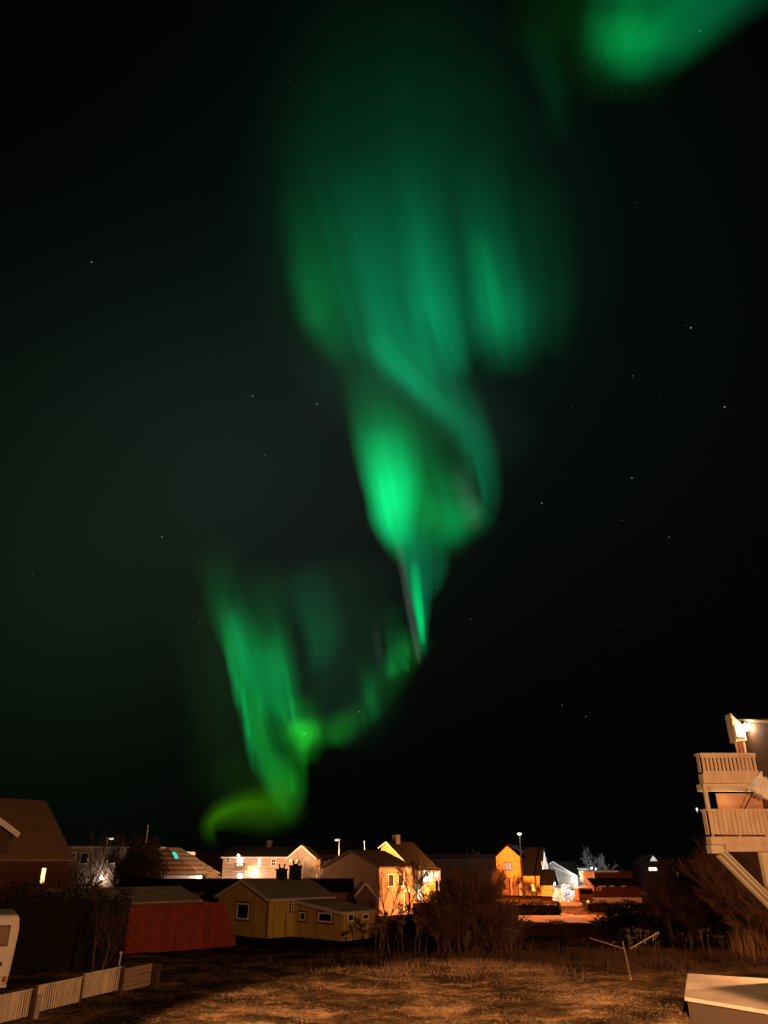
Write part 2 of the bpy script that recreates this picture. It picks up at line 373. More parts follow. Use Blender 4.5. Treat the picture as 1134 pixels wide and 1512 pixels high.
# -- ochre house with a lean-to
h = thing('ochre_house', 'small ochre boarded house with low annex and two black chimneys beside the red shed', 'house', (-8.5, 61, 0), A45)
gable_mesh(6.3, 6.3, 2.5, 3.62).build('wall', OCHRE, h)
gable_roof(6.3, 6.3, 2.5, 3.62, ov=.25, og=.2, t=.12).build('roof', ROOF_GREY, h)
barge(MB(), -.24, 6.3, 2.5, 3.62, ov=.27, w=.2).build('bargeboard', TRIM, h)
MB().box(0, -.31, 2.36, 6.3, -.27, 2.5).build('fascia', TRIM, h)
an = MB().prism([(-5.49, 0), (-.003, 0), (-.003, 2.3), (-5.49, 1.72)], 2.46, 5.6, 'x').build('annex', OCHRE, h)
MB().slab([(2.2, -5.75, 1.83), (5.85, -5.75, 1.83), (5.85, -.05, 2.44), (2.2, -.05, 2.44)], .1).build('annex_roof', ROOF_GREY, an)
MB().beam((2.17, -5.75, 1.72), (2.17, -.05, 2.34), .05, .22).beam((2.2, -5.79, 1.74), (5.85, -5.79, 1.74), .04, .12).build('bargeboard', TRIM, an)
MB().box(-.02, -.06, 0, .1, .0, 2.45).build('corner_board', BROWNTRIM, h)
pwin(h, 'x0', 0, 349, 1334, 369, 1357, frame=WHITE, surround=BROWNTRIM, fw=.11)
pwin(h, 'y0', 0, 429, 1333, 437, 1345, frame=WHITE, surround=BROWNTRIM, bars=(1, 1), fw=.07)
pwin(an, 'x0', 2.46, 442, 1347, 452, 1359, frame=WHITE, surround=BROWNTRIM, fw=.09)
pwin(an, 'x0', 2.46, 470, 1348, 491, 1361, frame=WHITE, surround=BROWNTRIM, fw=.09)
pwin(an, 'y0', -5.49, 513, 1349, 522, 1361, frame=WHITE, surround=None, fw=.07)
pwin(an, 'y0', -5.49, 535, 1349, 544, 1358, frame=WHITE, surround=None, fw=.07)
for k, (cx, w, zt, zb) in enumerate(((3.6, .62, 4.35, 3.2), (5.0, .7, 4.62, 3.2))):
    ch = MB().box(cx-w/2, 3.15-w/2, zb, cx+w/2, 3.15+w/2, zt).build('chimney', BLACK, h)
    MB().box(cx-w/2-.06, 3.15-w/2-.06, zt, cx+w/2+.06, 3.15+w/2+.06, zt+.1).beam((cx-.2, 3.15, zt+.1), (cx-.28, 3.15, zt+.45), .08, .1).beam((cx+.2, 3.15, zt+.1), (cx+.28, 3.15, zt+.45), .08, .1).box(cx-.25, 3.1, zt+.1, cx+.25, 3.2, zt+.2).build('cowl', BLACK, ch)
tp = MB().box(1.75, -.05, .1, 1.8, -.005, 1.5).build('door_edge', BROWNTRIM, h)

# -- long low dark house behind the shed
h = thing('low_house', 'long low house with dark felt roof between red shed and pale lit house', 'house', (-24.5, 75, 0), R(3))
gable_mesh(21.5, 8, 2.5, 3.35).build('wall', mat('brown_wall', (.22, .13, .09), None, 1, .8, .3, 'h', .15), h)
gable_roof(21.5, 8, 2.5, 3.35, ov=.4).build('roof', ROOF_DARK, h)
MB().box(-.3, -.46, 2.32, 21.8, -.42, 2.44).build('fascia', BROWNTRIM, h)
window(h, 'y0', 0, 14.5, 1.1, 15.6, 2.0, frame=TRIM)
MB().tube((19.3, -.06, .1), (19.3, -.06, 2.4), .06).build('downpipe', TRIM, h)

# -- house with tiled hipped roof and teal skylight
h = thing('hipped_house', 'house with ribbed hipped roof and a glowing teal skylight, white eave board', 'house', (0, 0, 0), 0)
h.location = (-26.5, 95, 0)
rf = MB()
apex = Vector((-25.9, 98.5, 6.6)); hipc = Vector((-20.9, 94.6, 3.55)); lfc = Vector((-29.2, 94.6, 3.55)); bk = Vector((-20.9, 106, 3.55)); apb = Vector((-25.9, 103, 6.6)); lb = Vector((-29.2, 106, 3.55))
o_ = h.location
V = [p-o_ for p in (lfc, hipc, bk, lb, apex, apb)]
V[4].x -= .5
rf.add(V, [(0, 1, 4), (1, 2, 5, 4), (2, 3, 5), (3, 0, 4, 5), (3, 2, 1, 0)])
rfo = rf.build('roof', ROOF_TILE, h)
def on_tri(x, y, lift=.06):
    nn = (hipc-lfc).cross(apex-Vector((.5, 0, 0))-lfc).normalized(); d = ray(x, y); o = Vector((0, 0, 5))
    t = (lfc-o).dot(nn)/d.dot(nn); return o+d*t+nn*lift-o_
q = [on_tri(254, 1259), on_tri(258.5, 1258), on_tri(264, 1267), on_tri(259, 1268.5)]
MB().slab(q, .08).build('skylight', TEAL, rfo)
MB().box(lfc.x-o_.x+.5, lfc.y-o_.y+.6, 0, hipc.x-o_.x-.5, 10, 3.5).build('wall', WHITE, h)
MB().box(lfc.x-o_.x, lfc.y-o_.y-.06, 3.22, hipc.x-o_.x, lfc.y-o_.y, 3.54).build('fascia', WHITE, h)
lp = MB().box(5.3, -.75, 3.0, 5.55, -.5, 3.3).build('porch_lamp', BULB, h)
lamp('porch_light', (-21.2, 93.6, 3.15), 90, WHT, .08)
# its lower wing with an orange lit roof
w = MB()
q = [P(262, 1262.5, 104), P(287, 1263.5, 106), P(327, 1296, 99), P(304, 1296, 97)]
w = thing('side_building', 'low building with sloping orange lit board roof right of the teal skylight', 'building', (q[3].x, q[3].y, 0), 0)
ql = [p-w.location for p in q]
MB().slab(ql, .15).build('roof', mat('orange_board_roof', (.42, .25, .12), (.34, .2, .09), 2, .7, .5, 'h', .55, groove=.55, gwid=.25), w)
wm = MB(); cs = [p*1 for p in ql]
lowv = [Vector((p.x, p.y, 0)) for p in cs]; topv = [p-Vector((0, 0, .25)) for p in cs]
wm.add(lowv+topv, [(0, 1, 2, 3), (7, 6, 5, 4), (0, 4, 5, 1), (1, 5, 6, 2), (2, 6, 7, 3), (3, 7, 4, 0)]); wm.build('wall', DARKWALL, w)
MB().beam(ql[0]+Vector((0, .1, .25)), ql[1]+Vector((0, .1, .25)), .3, .4).build('ridge_cap', STEEL, w)
lamp('side_lamp', (-17.5, 93.5, 6.2), 2600, SOD, .1)

# -- pale two storey house with lit balcony
h = thing('pale_house', 'pale two storey house lit at night, small gable wing and glowing balcony', 'house', (-23.6, 120, 0), R(-3))
LW = 9.7
gable_mesh(LW, 8, 5.55, 6.9).build('wall', PINKWALL, h)
gable_roof(LW, 8, 5.55, 6.9, ov=.3).build('roof', ROOF_DARK, h)
MB().box(-.3, -.36, 5.42, LW, -.32, 5.6).build('fascia', WHITE, h)
gw = MB().prism([(LW-.02, 0), (LW+3.7, 0), (LW+3.7, 5.5), (LW+1.9, 6.95), (LW-.02, 5.5)], -.5, 7, 'y').build('gable_wing', mat('grey_pink_render', (.52, .42, .35), None, .8, .8), h)
MB().slab([(LW-.3, -.8, 5.35), (LW+1.9, -.8, 7.12), (LW+1.9, 7, 7.12), (LW-.3, 7, 5.35)], .12).slab([(LW+1.9, -.8, 7.12), (LW+4.1, -.8, 5.35), (LW+4.1, 7, 5.35), (LW+1.9, 7, 7.12)], .12).build('wing_roof', ROOF_DARK, gw)
MB().beam((LW-.3, -.84, 5.3), (LW+1.9, -.84, 7.06), .05, .24).beam((LW+1.9, -.84, 7.06), (LW+4.1, -.84, 5.3), .05, .24).build('bargeboard', WHITE, gw)
pwin(h, 'y0', 0, 333, 1266, 340, 1275, frame=WHITE, bars=(1, 1), fw=.12)
pwin(h, 'y0', 0, 400, 1268, 408, 1279, frame=WHITE, bars=(1, 1), fw=.12)
pwin(h, 'y0', 0, 380, 1267, 386, 1279, frame=WHITE, pane=LITWHITE)
pwin(h, 'y0', 0, 365, 1278, 374, 1289, frame=WHITE, pane=LITGLASS)
pwin(h, 'y0', 0, 349, 1264, 360, 1279, frame=WHITE, pane=LITWHITE, bars=(1, 0), name='balcony_door')
pwin(h, 'y0', 0, 350, 1289, 359, 1299, frame=WHITE, pane=LITWHITE, name='door')
pwin(gw, 'y0', -.5, 427, 1268, 431, 1273, frame=WHITE, pane=LITGLASS, fw=.06)
pwin(gw, 'y0', -.5, 437, 1269, 441, 1274, frame=WHITE, pane=LITGLASS, fw=.06)
a0, z0 = hit(h, 'y0', 345, 1284, -1.2); a1, _ = hit(h, 'y0', 361, 1284, -1.2)
bb = MB().box(a0, -1.3, z0-.35, a1, -.01, z0-.18).build('balcony', WHITE, h)
rl = MB()
for k in range(9): x = a0+.05+(a1-a0-.1)*k/8; rl.box(x-.025, -1.27, z0-.18, x+.025, -1.22, z0+.75)
rl.box(a0, -1.28, z0+.75, a1, -1.2, z0+.83); rl.build('railing', DARKPOST, bb)
for (px, py, pw) in ((352, 1263, 60), (375, 1288, 70), (354, 1291, 30)):
    a, z = hit(h, 'y0', px, py, -.5); pnt = Matrix.Rotation(R(-3), 4, 'Z') @ Vector((a, -.9, z))+h.location
    lamp('house_light', pnt, pw, WHT, .1)
a, z = hit(h, 'y0', 375, 1289, -.3); MB().ball((a, -.3, z), .22).build('wall_lamp', BULB, h)
a, z = hit(h, 'y0', 352, 1263, -.3); MB().ball((a, -.3, z), .16).build('wall_lamp', BULB, h)
lamp('yard_light', (-15, 109, 7), 6000, (1, .55, .28), .2)
MB().box(5.6, 3.6, 6.6, 6.3, 4.3, 7.9).build('chimney', CONCDARK, h)

# -- dark house in the middle, orange lit side
h = thing('dark_house', 'dark gabled house in the middle with its side wall lit orange through bare trees', 'house', (-.49, 85, 0), A45)
gable_mesh(4.95, 8.9, 4.4, 5.95).build('wall', mat('terracotta_wall', (.36, .22, .15), (.28, .17, .11), 1, .8, .3), h)
gable_roof(4.95, 8.9, 4.4, 5.95, ov=.25, og=.2).build('roof', mat('brown_sheet_roof', (.13, .075, .05), None, 2, .7, .4), h)
for a in (1.2, 2.7): window(h, 'y0', 0, a, 2.6, a+.9, 3.8, frame=WHITE)
window(h, 'y0', 0, 3.6, .2, 4.5, 2.2, frame=WHITE, pane=BROWNTRIM, name='door')
lamp('orange_street_light', (6.4, 85.0, 3.0), 9000, (1, .36, .10), .2)

# -- little shed gable
h = thing('garden_shed', 'tiny dark shed with pale gable edges in front of the dark house', 'shed', (-1.55, 72, 0), R(10))
h.location = (-2.45, 72, 0)
MB().prism([(0, 0), (1.75, 0), (1.75, 2.2), (.85, 3.2), (0, 2.35)], 0, 3, 'y').build('wall', mat('shed_boards', (.15, .09, .06), None, 1, .8, .4, 'h', .14), h)
MB().beam((-.1, -.06, 2.25), (.85, -.06, 3.3), .06, .14).beam((.85, -.06, 3.3), (1.95, -.06, 2.05), .06, .14).build('bargeboard', TRIM, h)
MB().slab([(-.12, -.02, 2.32), (.85, -.02, 3.38), (.85, 3.1, 3.38), (-.12, 3.1, 2.32)], .08).slab([(.85, -.02, 3.38), (1.97, -.02, 2.12), (1.97, 3.1, 2.12), (.85, 3.1, 3.38)], .08).build('roof', ROOF_DARK, h)

# -- yellow gabled house with white lit bay
h = thing('yellow_house', 'yellow gabled house with dark roof and dazzling white porch behind bare trees', 'house', (3.55, 110, 0), A45)
MB().prism([(0, 0), (5.6, 0), (5.6, 6.75), (4.36, 7.35), (0, 4.3)], 0, 5, 'x').build('wall', YELLOWWALL, h)
MB().slab([(-.25, -.35, 4.2), (5.2, -.35, 4.2), (5.2, 4.36, 7.52), (-.25, 4.36, 7.52)], .14).slab([(-.25, 4.36, 7.52), (5.2, 4.36, 7.52), (5.2, 5.9, 6.78), (-.25, 5.9, 6.78)], .14).build('roof', BLACKROOF, h)
MB().beam((-.28, -.35, 4.1), (-.28, 4.36, 7.42), .05, .2).beam((-.28, 4.36, 7.42), (-.28, 5.9, 6.68), .05, .2).build('bargeboard', TRIM, h)
MB().box(1.2, 3.8, 7.2, 2.0, 4.6, 8.4).build('chimney', BLACK, h)
bw = MB().box(.8, -1.6, 2.6, 4.2, -.01, 4.0).build('bay', WHITE, h)
MB().slab([(.5, -1.9, 4.05), (4.5, -1.9, 4.05), (4.5, 0, 4.3), (.5, 0, 4.3)], .12).build('bay_roof', BLACKROOF, bw)
window(bw, 'y0', -1.6, 1.6, 3.0, 2.6, 3.8, frame=WHITE, pane=LITWHITE)
window(bw, 'y0', -1.6, 2.9, 3.0, 3.8, 3.8, frame=WHITE, pane=LITWHITE)
window(h, 'y0', 0, 1.2, .3, 2.1, 2.2, frame=WHITE, pane=LITWHITE, name='door')
window(h, 'x0', 0, 1.5, 4.2, 2.2, 4.9, frame=WHITE)
for a in (1.0, 3.9): MB().box(a, -1.5, 0, a+.12, -1.38, 2.6).build('porch_post', WHITE, bw)
MB().ball((1.0, -1.9, 2.9), .22).build('wall_lamp', BULB, h)
MW = Matrix.Translation(h.location) @ Matrix.Rotation(A45, 4, 'Z')
lamp('porch_light', MW @ Vector((1.0, -2.3, 2.9)), 220, WHT, .1)
lamp('porch_light', MW @ Vector((2.6, -1.2, 2.2)), 90, WHT, .1)
lamp('gable_light', MW @ Vector((-4.5, 4.0, 6.0)), 2200, (1, .62, .2), .15)

# -- orange house with pointed wing and porch
AO = R(-25)
h = thing('orange_house', 'bright orange house with tall gable, lit window and narrow pointed side gable', 'house', (18.8, 137, 0), AO)
TW = 4.2
MB().prism([(0, 0), (TW, 0), (TW, 5.7), (TW/2, 7.4), (0, 5.7)], 0, 6, 'y').build('wall', ORANGEWALL, h)
MB().slab([(-.4, -.4, 5.55), (TW/2, -.4, 7.62), (TW/2, 6, 7.62), (-.4, 6, 5.55)], .14).slab([(TW/2, -.4, 7.62), (TW+.4, -.4, 5.55), (TW+.4, 6, 5.55), (TW/2, 6, 7.62)], .14).build('roof', BLACKROOF, h)
pwin(h, 'y0', 0, 746, 1273, 756, 1286, frame=BROWNTRIM, pane=mat('pale_curtain_window', (.95, .80, .66), (.5, .36, .26), 2.4, emit=.75), bars=(1, 0), fw=.14)
wg = MB().prism([(.3, 0), (6.8, 0), (6.8, 3.1), (3.3, 7.0), (.3, 3.1)], TW+.01, 7.4, 'x').build('wing', ORANGEWALL, h)
MB().slab([(TW, -.1, 2.95), (7.5, -.1, 2.95), (7.5, 3.3, 7.2), (TW, 3.3, 7.2)], .12).slab([(TW, 3.3, 7.2), (7.5, 3.3, 7.2), (7.5, 7.1, 2.95), (TW, 7.1, 2.95)], .12).build('wing_roof', BLACKROOF, wg)
pwin(wg, 'y0', .3, 783, 1304, 792, 1317, frame=BROWNTRIM, pane=LITGLASS, fw=.12)
window(wg, 'x1', 7.4, 1.0, 3.7, 1.9, 5.0, frame=WHITE, pane=LITWHITE)
po = MB().prism([(-.6, 0), (2.4, 0), (2.4, 1.75), (.9, 3.6), (-.6, 1.75)], 7.41, 9.2, 'x').build('porch', ORANGEWALL, h)
MB().slab([(7.2, -.9, 1.6), (9.5, -.9, 1.6), (9.5, .9, 3.82), (7.2, .9, 3.82)], .12).slab([(7.2, .9, 3.82), (9.5, .9, 3.82), (9.5, 2.7, 1.6), (7.2, 2.7, 1.6)], .12).build('porch_roof', BLACKROOF, po)
MB().box(9.2, .4, 0, 9.26, 1.4, 1.95).build('door', WHITE, po)
MB().ball((9.55, -.05, 1.75), .12).build('wall_lamp', BULB, po)
MO = Matrix.Translation(h.location) @ Matrix.Rotation(AO, 4, 'Z')
lamp('porch_light', MO @ Vector((9.9, -.5, 1.8)), 60, WHT, .08)
MB().tube((TW-.06, -.1, 0), (TW-.06, -.1, 5.5), .06).build('downpipe', BROWNTRIM, h)
MB().box(.4, -.9, 0, 2.2, -.02, 2.6).build('entrance_box', BROWNTRIM, h)
MB().box(2.6, -.6, 0, 3.6, -.02, 2.0).build('entrance_box', BROWNTRIM, h)

# -- grey house in cold white light
h = thing('grey_house', 'grey gabled house with white verge boards and lit corner bay behind the white lit shrubs', 'house', (0, 0, 0), R(40))
c0 = P(852, 1293, 165); h.location = (c0.x, 165, 0); ez = c0.z; ap = hit(h, 'x0', 818, 1273, 0)
Wg = ap[0]*2
gable_mesh(6, Wg, ez-.1, ap[1]).build('wall', GREYWALL, h)
gable_roof(6, Wg, ez-.1, ap[1], ov=.4, og=.35).build('roof', ROOF_DARK, h)
barge(MB(), -.4, Wg, ez-.1, ap[1], ov=.4, w=.28).beam((-.06, .9, ez+.1), (-.06, Wg/2, ap[1]-1.0), .05, .18).build('bargeboard', WHITE, h)
by = MB().box(.6, -1.6, 1.3, 3.6, -.01, 3.5).build('bay', GREYWALL, h)
window(by, 'y0', -1.6, .9, 1.8, 3.3, 3.3, frame=WHITE, pane=LITGLASS, bars=(2, 0), fw=.12)
MB().slab([(.3, -1.9, 3.5), (3.9, -1.9, 3.5), (3.9, 0, 3.8), (.3, 0, 3.8)], .1).build('bay_roof', WHITE, by)
window(by, 'x0', .6, -1.4, 1.8, -.2, 3.3, frame=WHITE, pane=LITGLASS, bars=(1, 0), fw=.12)
window(h, 'x0', 0, Wg/2-.5, 1.2, Wg/2+.5, 2.4, frame=WHITE)
MG = Matrix.Translation(h.location) @ Matrix.Rotation(R(40), 4, 'Z')
MB().ball((-.4, .7, ez-.5), .28).build('wall_lamp', BULB, h); lamp('wall_light', MG @ Vector((-1.0, .3, ez-.6)), 260, WHT, .1)
MB().ball((2.2, -2.1, 3.75), .2).ball((3.8, -2.0, 3.6), .16).build('eave_lamp', BULBW, by); lamp('eave_light', MG @ Vector((2.2, -3.0, 3.4)), 160, (1, .95, .85), .1)
lamp('shrub_fill_spot', (24.5, 106, 5.5), 11000, (.86, .93, 1), .15, ((26.6, 117, 1.1), 30, .5))  # added spot with no fixture, whitens the shrubs
lamp('yard_light', (36, 148, 6), 19000, (.92, .97, 1), .15)

# -- red building with white plinth
h = thing('red_building', 'dark red building with white plinth and white roof edge behind the right hedge', 'building', (27.6, 109, 0), R(4))
MB().box(0, 0, .72, 6.2, 6, 2.05).build('wall', mat('red_cladding', (.13, .035, .028), None, 1, .75, .3, 'h', .15, groove=.6), h)
MB().box(-.03, -.03, 0, 6.23, 6.03, .72).build('plinth', WHITE, h)
MB().slab([(-.15, -.35, 2.12), (6.4, -.35, 2.12), (6.4, 2, 3.0), (-.15, 2, 3.0)], .1).build('lower_roof', ROOF_DARK, h)
MB().box(.75, 1.9, 2.2, 6.2, 6, 3.75).build('upper_wall', DARKWALL, h)
MB().box(.7, 1.84, 3.68, 4.2, 1.89, 3.85).box(.7, 1.84, 2.98, .9, 1.89, 3.68).build('edge_trim', WHITE, h)
MB().box(.7, 1.9, 3.76, 6.3, 6.1, 3.9).build('upper_roof', ROOF_DARK, h)
for a, b_ in ((.5, 1.5), (2.0, 2.6), (3.6, 4.2)): MB().box(a, -.4, 1.99, b_, -.355, 2.1).build('eave_board', WHITE, h)
window(h, 'y0', 0, .3, 1.55, .95, 1.9, frame=WHITE, fw=.08)

# -- far house, its lit gable a panel that glows by itself
h = thing('distant_house', 'distant dark house showing only a small white lit gable and one lit window', 'house', (0, 0, 0), 0)
pc = P(965, 1271, 170); h.location = (pc.x-3, 170, 0)
MB().box(0, 0, 0, 6, 7, pc.z).build('wall', BLACKROOF, h)
MB().prism([(2.15, pc.z-.05), (3.85, pc.z-.05), (3, pc.z+.95)], -.1, 0, 'y').build('gable_panel', mat('glowing_gable_panel', (.9, .85, .8), None, 3, emit=.75), h)
MB().slab([(-.3, -.08, pc.z-.5), (3, -.08, pc.z+1.25), (3, 7, pc.z+1.25), (-.3, 7, pc.z-.5)], .12).slab([(3, -.08, pc.z+1.25), (6.3, -.08, pc.z-.5), (6.3, 7, pc.z-.5), (3, 7, pc.z+1.25)], .12).build('roof', ROOF_DARK, h)
pwin(h, 'y0', 0, 958, 1280.5, 970, 1286, frame=WHITE, pane=LITWHITE, fw=.05)

# -- pale block at left behind bare trees
h = thing('pale_block', 'pale flat roofed block behind bare trees, its wall lit by two white lamps', 'building', (-38.6, 100, 0), R(6))
MB().box(-3, 0, 0, 10.5, 8, 6.45).build('wall', mat('pale_block_wall', (.26, .19, .15), (.2, .145, .11), .6, .8), h)
MB().box(-3.2, -.25, 6.46, 10.7, 8.2, 6.7).build('roof', mat('block_roof_edge', (.45, .38, .32), None, 2, .8), h)
for a in (-.2, 1.35, 4.6, 7): window(h, 'y0', 0, a, 4.7, a+1.0, 6.0, frame=WHITE, fw=.1)
for (px, py, pw) in ((150, 1296, 140), (205, 1293, 170)):
    a, z = hit(h, 'y0', px, py, -.4); MB().ball((a, -.25, z), .2).build('wall_lamp', BULB, h)
    lamp('wall_light', Matrix.Translation(h.location) @ Matrix.Rotation(R(6), 4, 'Z') @ Vector((a, -.8, z)), pw, WHT, .1)

# -- low dark houses closing the view
for k, (x0, x1, yt, yb, Y, lab) in enumerate(((452, 520, 1256, 1264, 150, 'unlit long roof in the dark right of the pale lit house'), (620, 735, 1262, 1270, 160, 'unlit roof in the dark between yellow and orange houses'),
                                         (286, 326, 1261, 1290, 140, 'unlit dark roof between orange board roof and pale house'))):
    a = P(x0, yb, Y); b_ = P(x1, yt, Y); L = b_.x-a.x
    h = thing('dark_distant_house', lab, 'house', (a.x, Y, 0), 0)
    gable_mesh(L, 8, a.z, b_.z).build('wall', BLACKROOF, h); gable_roof(L, 8, a.z, b_.z).build('roof', ROOF_DARK, h)

# ------------------------------------------------------------------ balcony house at the right
hx, hy = 16.4, 33.4
h = thing('balcony_house', 'tall house at the right edge with two lit wooden balconies and a diagonal brace', 'house', (16.4, 33.4, 0), 0)
def B(mb, *a):   # world box -> house coordinates
    x0, y0, z0, x1, y1, z1 = a; return mb.box(x0-hx, y0-hy, z0, x1-hx, y1-hy, z1)
wall = B(MB(), 16.05, 25, 0, 26, 33.55, 8.2).build('wall', mat('dark_red_cladding', (.22, .07, .045), None, 1, .8, .3, 'h', .15), h)
MB().prism([(25-hy, 8.2), (33.7-hy, 8.2), (33.7-hy, 10.62), (25-hy, 8.9)], 15.87-hx, 26-hx, 'x').build('upper_wall', HOUSEBROWN, h)
MB().prism([(24.8-hy, 8.88), (33.8-hy, 10.66), (33.8-hy, 10.76), (24.8-hy, 8.98)], 15.8-hx, 26.3-hx, 'x').build('roof', TRIM, h)
B(MB(), 15.42, 33.3, 0, 15.72, 33.6, 5.34).build('support_post', TANLIGHT, h)
# boxed end of the eave beside the lamp
MB().prism([(15.2-hx, 9.68), (15.68-hx, 9.72), (15.68-hx, 10.3), (15.2-hx, 10.88)], 33.1-hy, 33.7-hy, 'y').build('eave_box', TANLIGHT, h)
B(MB(), 15.26, 33.05, 9.85, 15.6, 33.095, 10.35).build('eave_soffit', WHITE, h)
dr = B(MB(), 15.45, 33.72, 8.3, 15.83, 33.8, 10.0).build('balcony_door', mat('red_door', (.45, .06, .03), None, 4, .5), h)
B(MB(), 15.4, 33.66, 8.3, 15.5, 33.715, 10.0).box(15.74-hx, 33.66-hy, 8.3, 15.84-hx, 33.715-hy, 10.0).box(15.6-hx, 33.68-hy, 8.3, 15.64-hx, 33.715-hy, 10.0).build('door_frame', TANLIGHT, dr)
lm = MB().ball((15.72-hx, 33.0-hy, 10.27), .15).build('wall_lamp', BULB, h)
MB().tube((15.72-hx, 33.0-hy, 10.36), (15.72-hx, 33.0-hy, 10.46), .05).tube((15.72-hx, 33.0-hy, 10.42), (15.85-hx, 33.4-hy, 10.42), .025).build('lamp_bracket', STEEL, lm)
lamp('balcony_light', (15.62, 32.8, 10.22), 60, WRM, .06)
def balcony(x0, x1, y0, y1, zf, zt, bwid, gap, fz, name):
    bl = B(MB(), x0+.04, y0+.05, zf-.12, x1, y1, zf).build(name, TAN, h)
    B(MB(), x0, y0-.02, fz, x1, y0+.04, zf+.06).box(x0-.06-hx, y0-.02-hy, fz, x0-.002-hx, y1-hy, zf+.06).build('fascia', TAN, bl)
    B(MB(), x0-.05, y0-.06, zt, x1, y0+.09, zt+.07).box(x0-.1-hx, y0+.1-hy, zt, x0+.04-hx, y1-hy, zt+.07).build('handrail', TAN, bl)
    bd = MB(); x = x0+.02
    while x+bwid < x1:
        B(bd, x, y0, zf+.14, x+bwid, y0+.03, zt-.002); x += bwid+gap
    y = y0+.12
    while y+bwid < y1:
        bd.box(x0-.05-hx, y-hy, zf+.14, x0-.02-hx, y+bwid-hy, zt-.002); y += bwid+gap
    bd.build('railing_boards', TAN, bl)
    ps = MB(); x = x0+.05
    while x < x1: B(ps, x, y0+.035, zf+.0, x+.07, y0+.11, zt-.004); x += (1.1 if name == 'lower_balcony' else 1.0)
    ps.build('railing_posts', TANLIGHT, bl)
    return bl
ub = balcony(13.52, 15.86, 33.0, 33.45, 8.3, 9.12, .112, .055, 7.98, 'upper_balcony')
B(MB(), 13.50, 32.985, 9.0, 15.86, 32.998, 9.12).box(13.50-hx, 32.985-hy, 8.36, 15.86-hx, 32.998-hy, 8.47).build('rail_board', TAN, ub)
B(MB(), 13.42, 33.1, 7.84, 15.8, 33.25, 7.97).box(13.42-hx, 33.35-hy, 7.78, 15.8-hx, 33.5-hy, 7.97).box(13.42-hx, 33.6-hy, 7.7, 15.8-hx, 33.75-hy, 7.97).build('joist', TANLIGHT, ub)
lb_ = balcony(13.40, 16.03, 33.0, 33.5, 5.86, 6.9, .165, .022, 5.62, 'lower_balcony')
B(MB(), 13.9, 33.02, 5.36, 16.03, 33.2, 5.615).build('edge_beam', TAN, lb_)
B(MB(), 13.34, 33.1, 5.3, 13.85, 33.6, 5.6).build('beam_end', TANLIGHT, lb_)
B(MB(), 13.42, 33.02, 6.97, 13.56, 33.17, 7.97).build('balcony_post', TANLIGHT, h)
B(MB(), 14.13, 33.6, 6.0, 16.04, 33.66, 7.62).build('wind_screen', mat('terracotta_panel', (.50, .27, .17), (.43, .22, .13), 1.5, .6), h)
b0 = Vector((13.72-hx, 33.2-hy, 5.32)); b1 = Vector((16.05-hx, 33.2-hy, 2.75)); dd = (b1-b0).normalized(); up = Vector((-dd.z, 0, dd.x))
if up.z < 0: up = -up
br = MB().beam(b0, b1, .18, .28, up).build('brace', mat('olive_painted_timber', (.26, .19, .10), (.21, .15, .075), 2, .6, .2), h)
MB().beam(b0+up*.165, b1+up*.165, .32, .05, up).beam(b0-up*.17, b1-up*.17, .34, .06, up).beam(b0+up*.04+Vector((0, -.115, 0)), b1+up*.04+Vector((0, -.115, 0)), .03, .07, up).build('brace_flange', TANLIGHT, br)
lamp('lower_balcony_light', (14.4, 33.15, 7.4), 6, (1, .72, .3), .05)
lamp('brace_uplight', (12.5, 31.8, 3.4), 28, (1, .72, .34), .08)
# folded parasol leaning on the lower balcony
p0 = Vector((15.35, 32.95, 7.45)); p1 = Vector((16.2, 32.7, 8.75))
t = thing('folded_parasol', 'folded white parasol leaning on the lower balcony', 'parasol', p0, 0)
MB().tube((-.35, .2, -.5), p1-p0, .025).build('pole', BLACK, t)
d = (p1-p0).normalized(); aa = Vector((0, 1, 0)); bb_ = d.cross(aa); fm = MB(); nn = 24; rings = []
for q_, rr in ((.2, .34), (.5, .30), (.85, .2), (1.2, .11), (1.42, .03)):
    for i in range(nn):
        th = 2*math.pi*i/nn; r_ = rr*(1+.28*(1 if i % 4 < 2 else -1)); rings.append(d*q_+Vector((.12*(1.42-q_), 0, -.08*(1.42-q_)))+(aa*math.cos(th)*.6+bb_*math.sin(th))*r_)
fm.add(rings, [(j*nn+i, j*nn+(i+1) % nn, (j+1)*nn+(i+1) % nn, (j+1)*nn+i) for j in range(4) for i in range(nn)]+[tuple(range(nn)), tuple(range(4*nn, 5*nn))])
fm.build('canopy', FABRIC, t)

# ------------------------------------------------------------------ street lamps and masts
def street_lamp(px, py, Y, label, arm, glow, power=0, col=WHT, dark=False, reach=0):
    tp_ = P(px, py, Y)
    t = thing('street_lamp', label, 'street lamp', (tp_.x, Y, 0), 0, 'street lamps among the houses')
    MB().tube((0, 0, 0), (0, 0, tp_.z), .12, .08, 10).tube((0, 0, 0), (0, 0, 1.0), .17, .16, 10).build('pole', BLACK if dark else STEEL, t)
    hd = MB().box(min(0, arm)-.2, -.18, tp_.z, max(0, arm)+.2, .18, tp_.z+.14).build('lamp_head', STEEL, t, bevel=.04)
    MB().ball((arm, -reach, tp_.z-.04), .26, (1.3, .8, .55)).build('bulb', glow, hd)
    if reach: MB().tube((0, 0, tp_.z), (0, -reach, tp_.z+.12), .05).build('arm', BLACK, t)
    if power: lamp('street_or_fill_light', (tp_.x+arm, Y-.6-reach*1.2, tp_.z-.3), power, col, .15)
    return t
street_lamp(767, 1231, 130, 'tall street lamp with blazing white head in front of the orange house', 0, BULBW, 300, (1, .6, .3), True, 0)
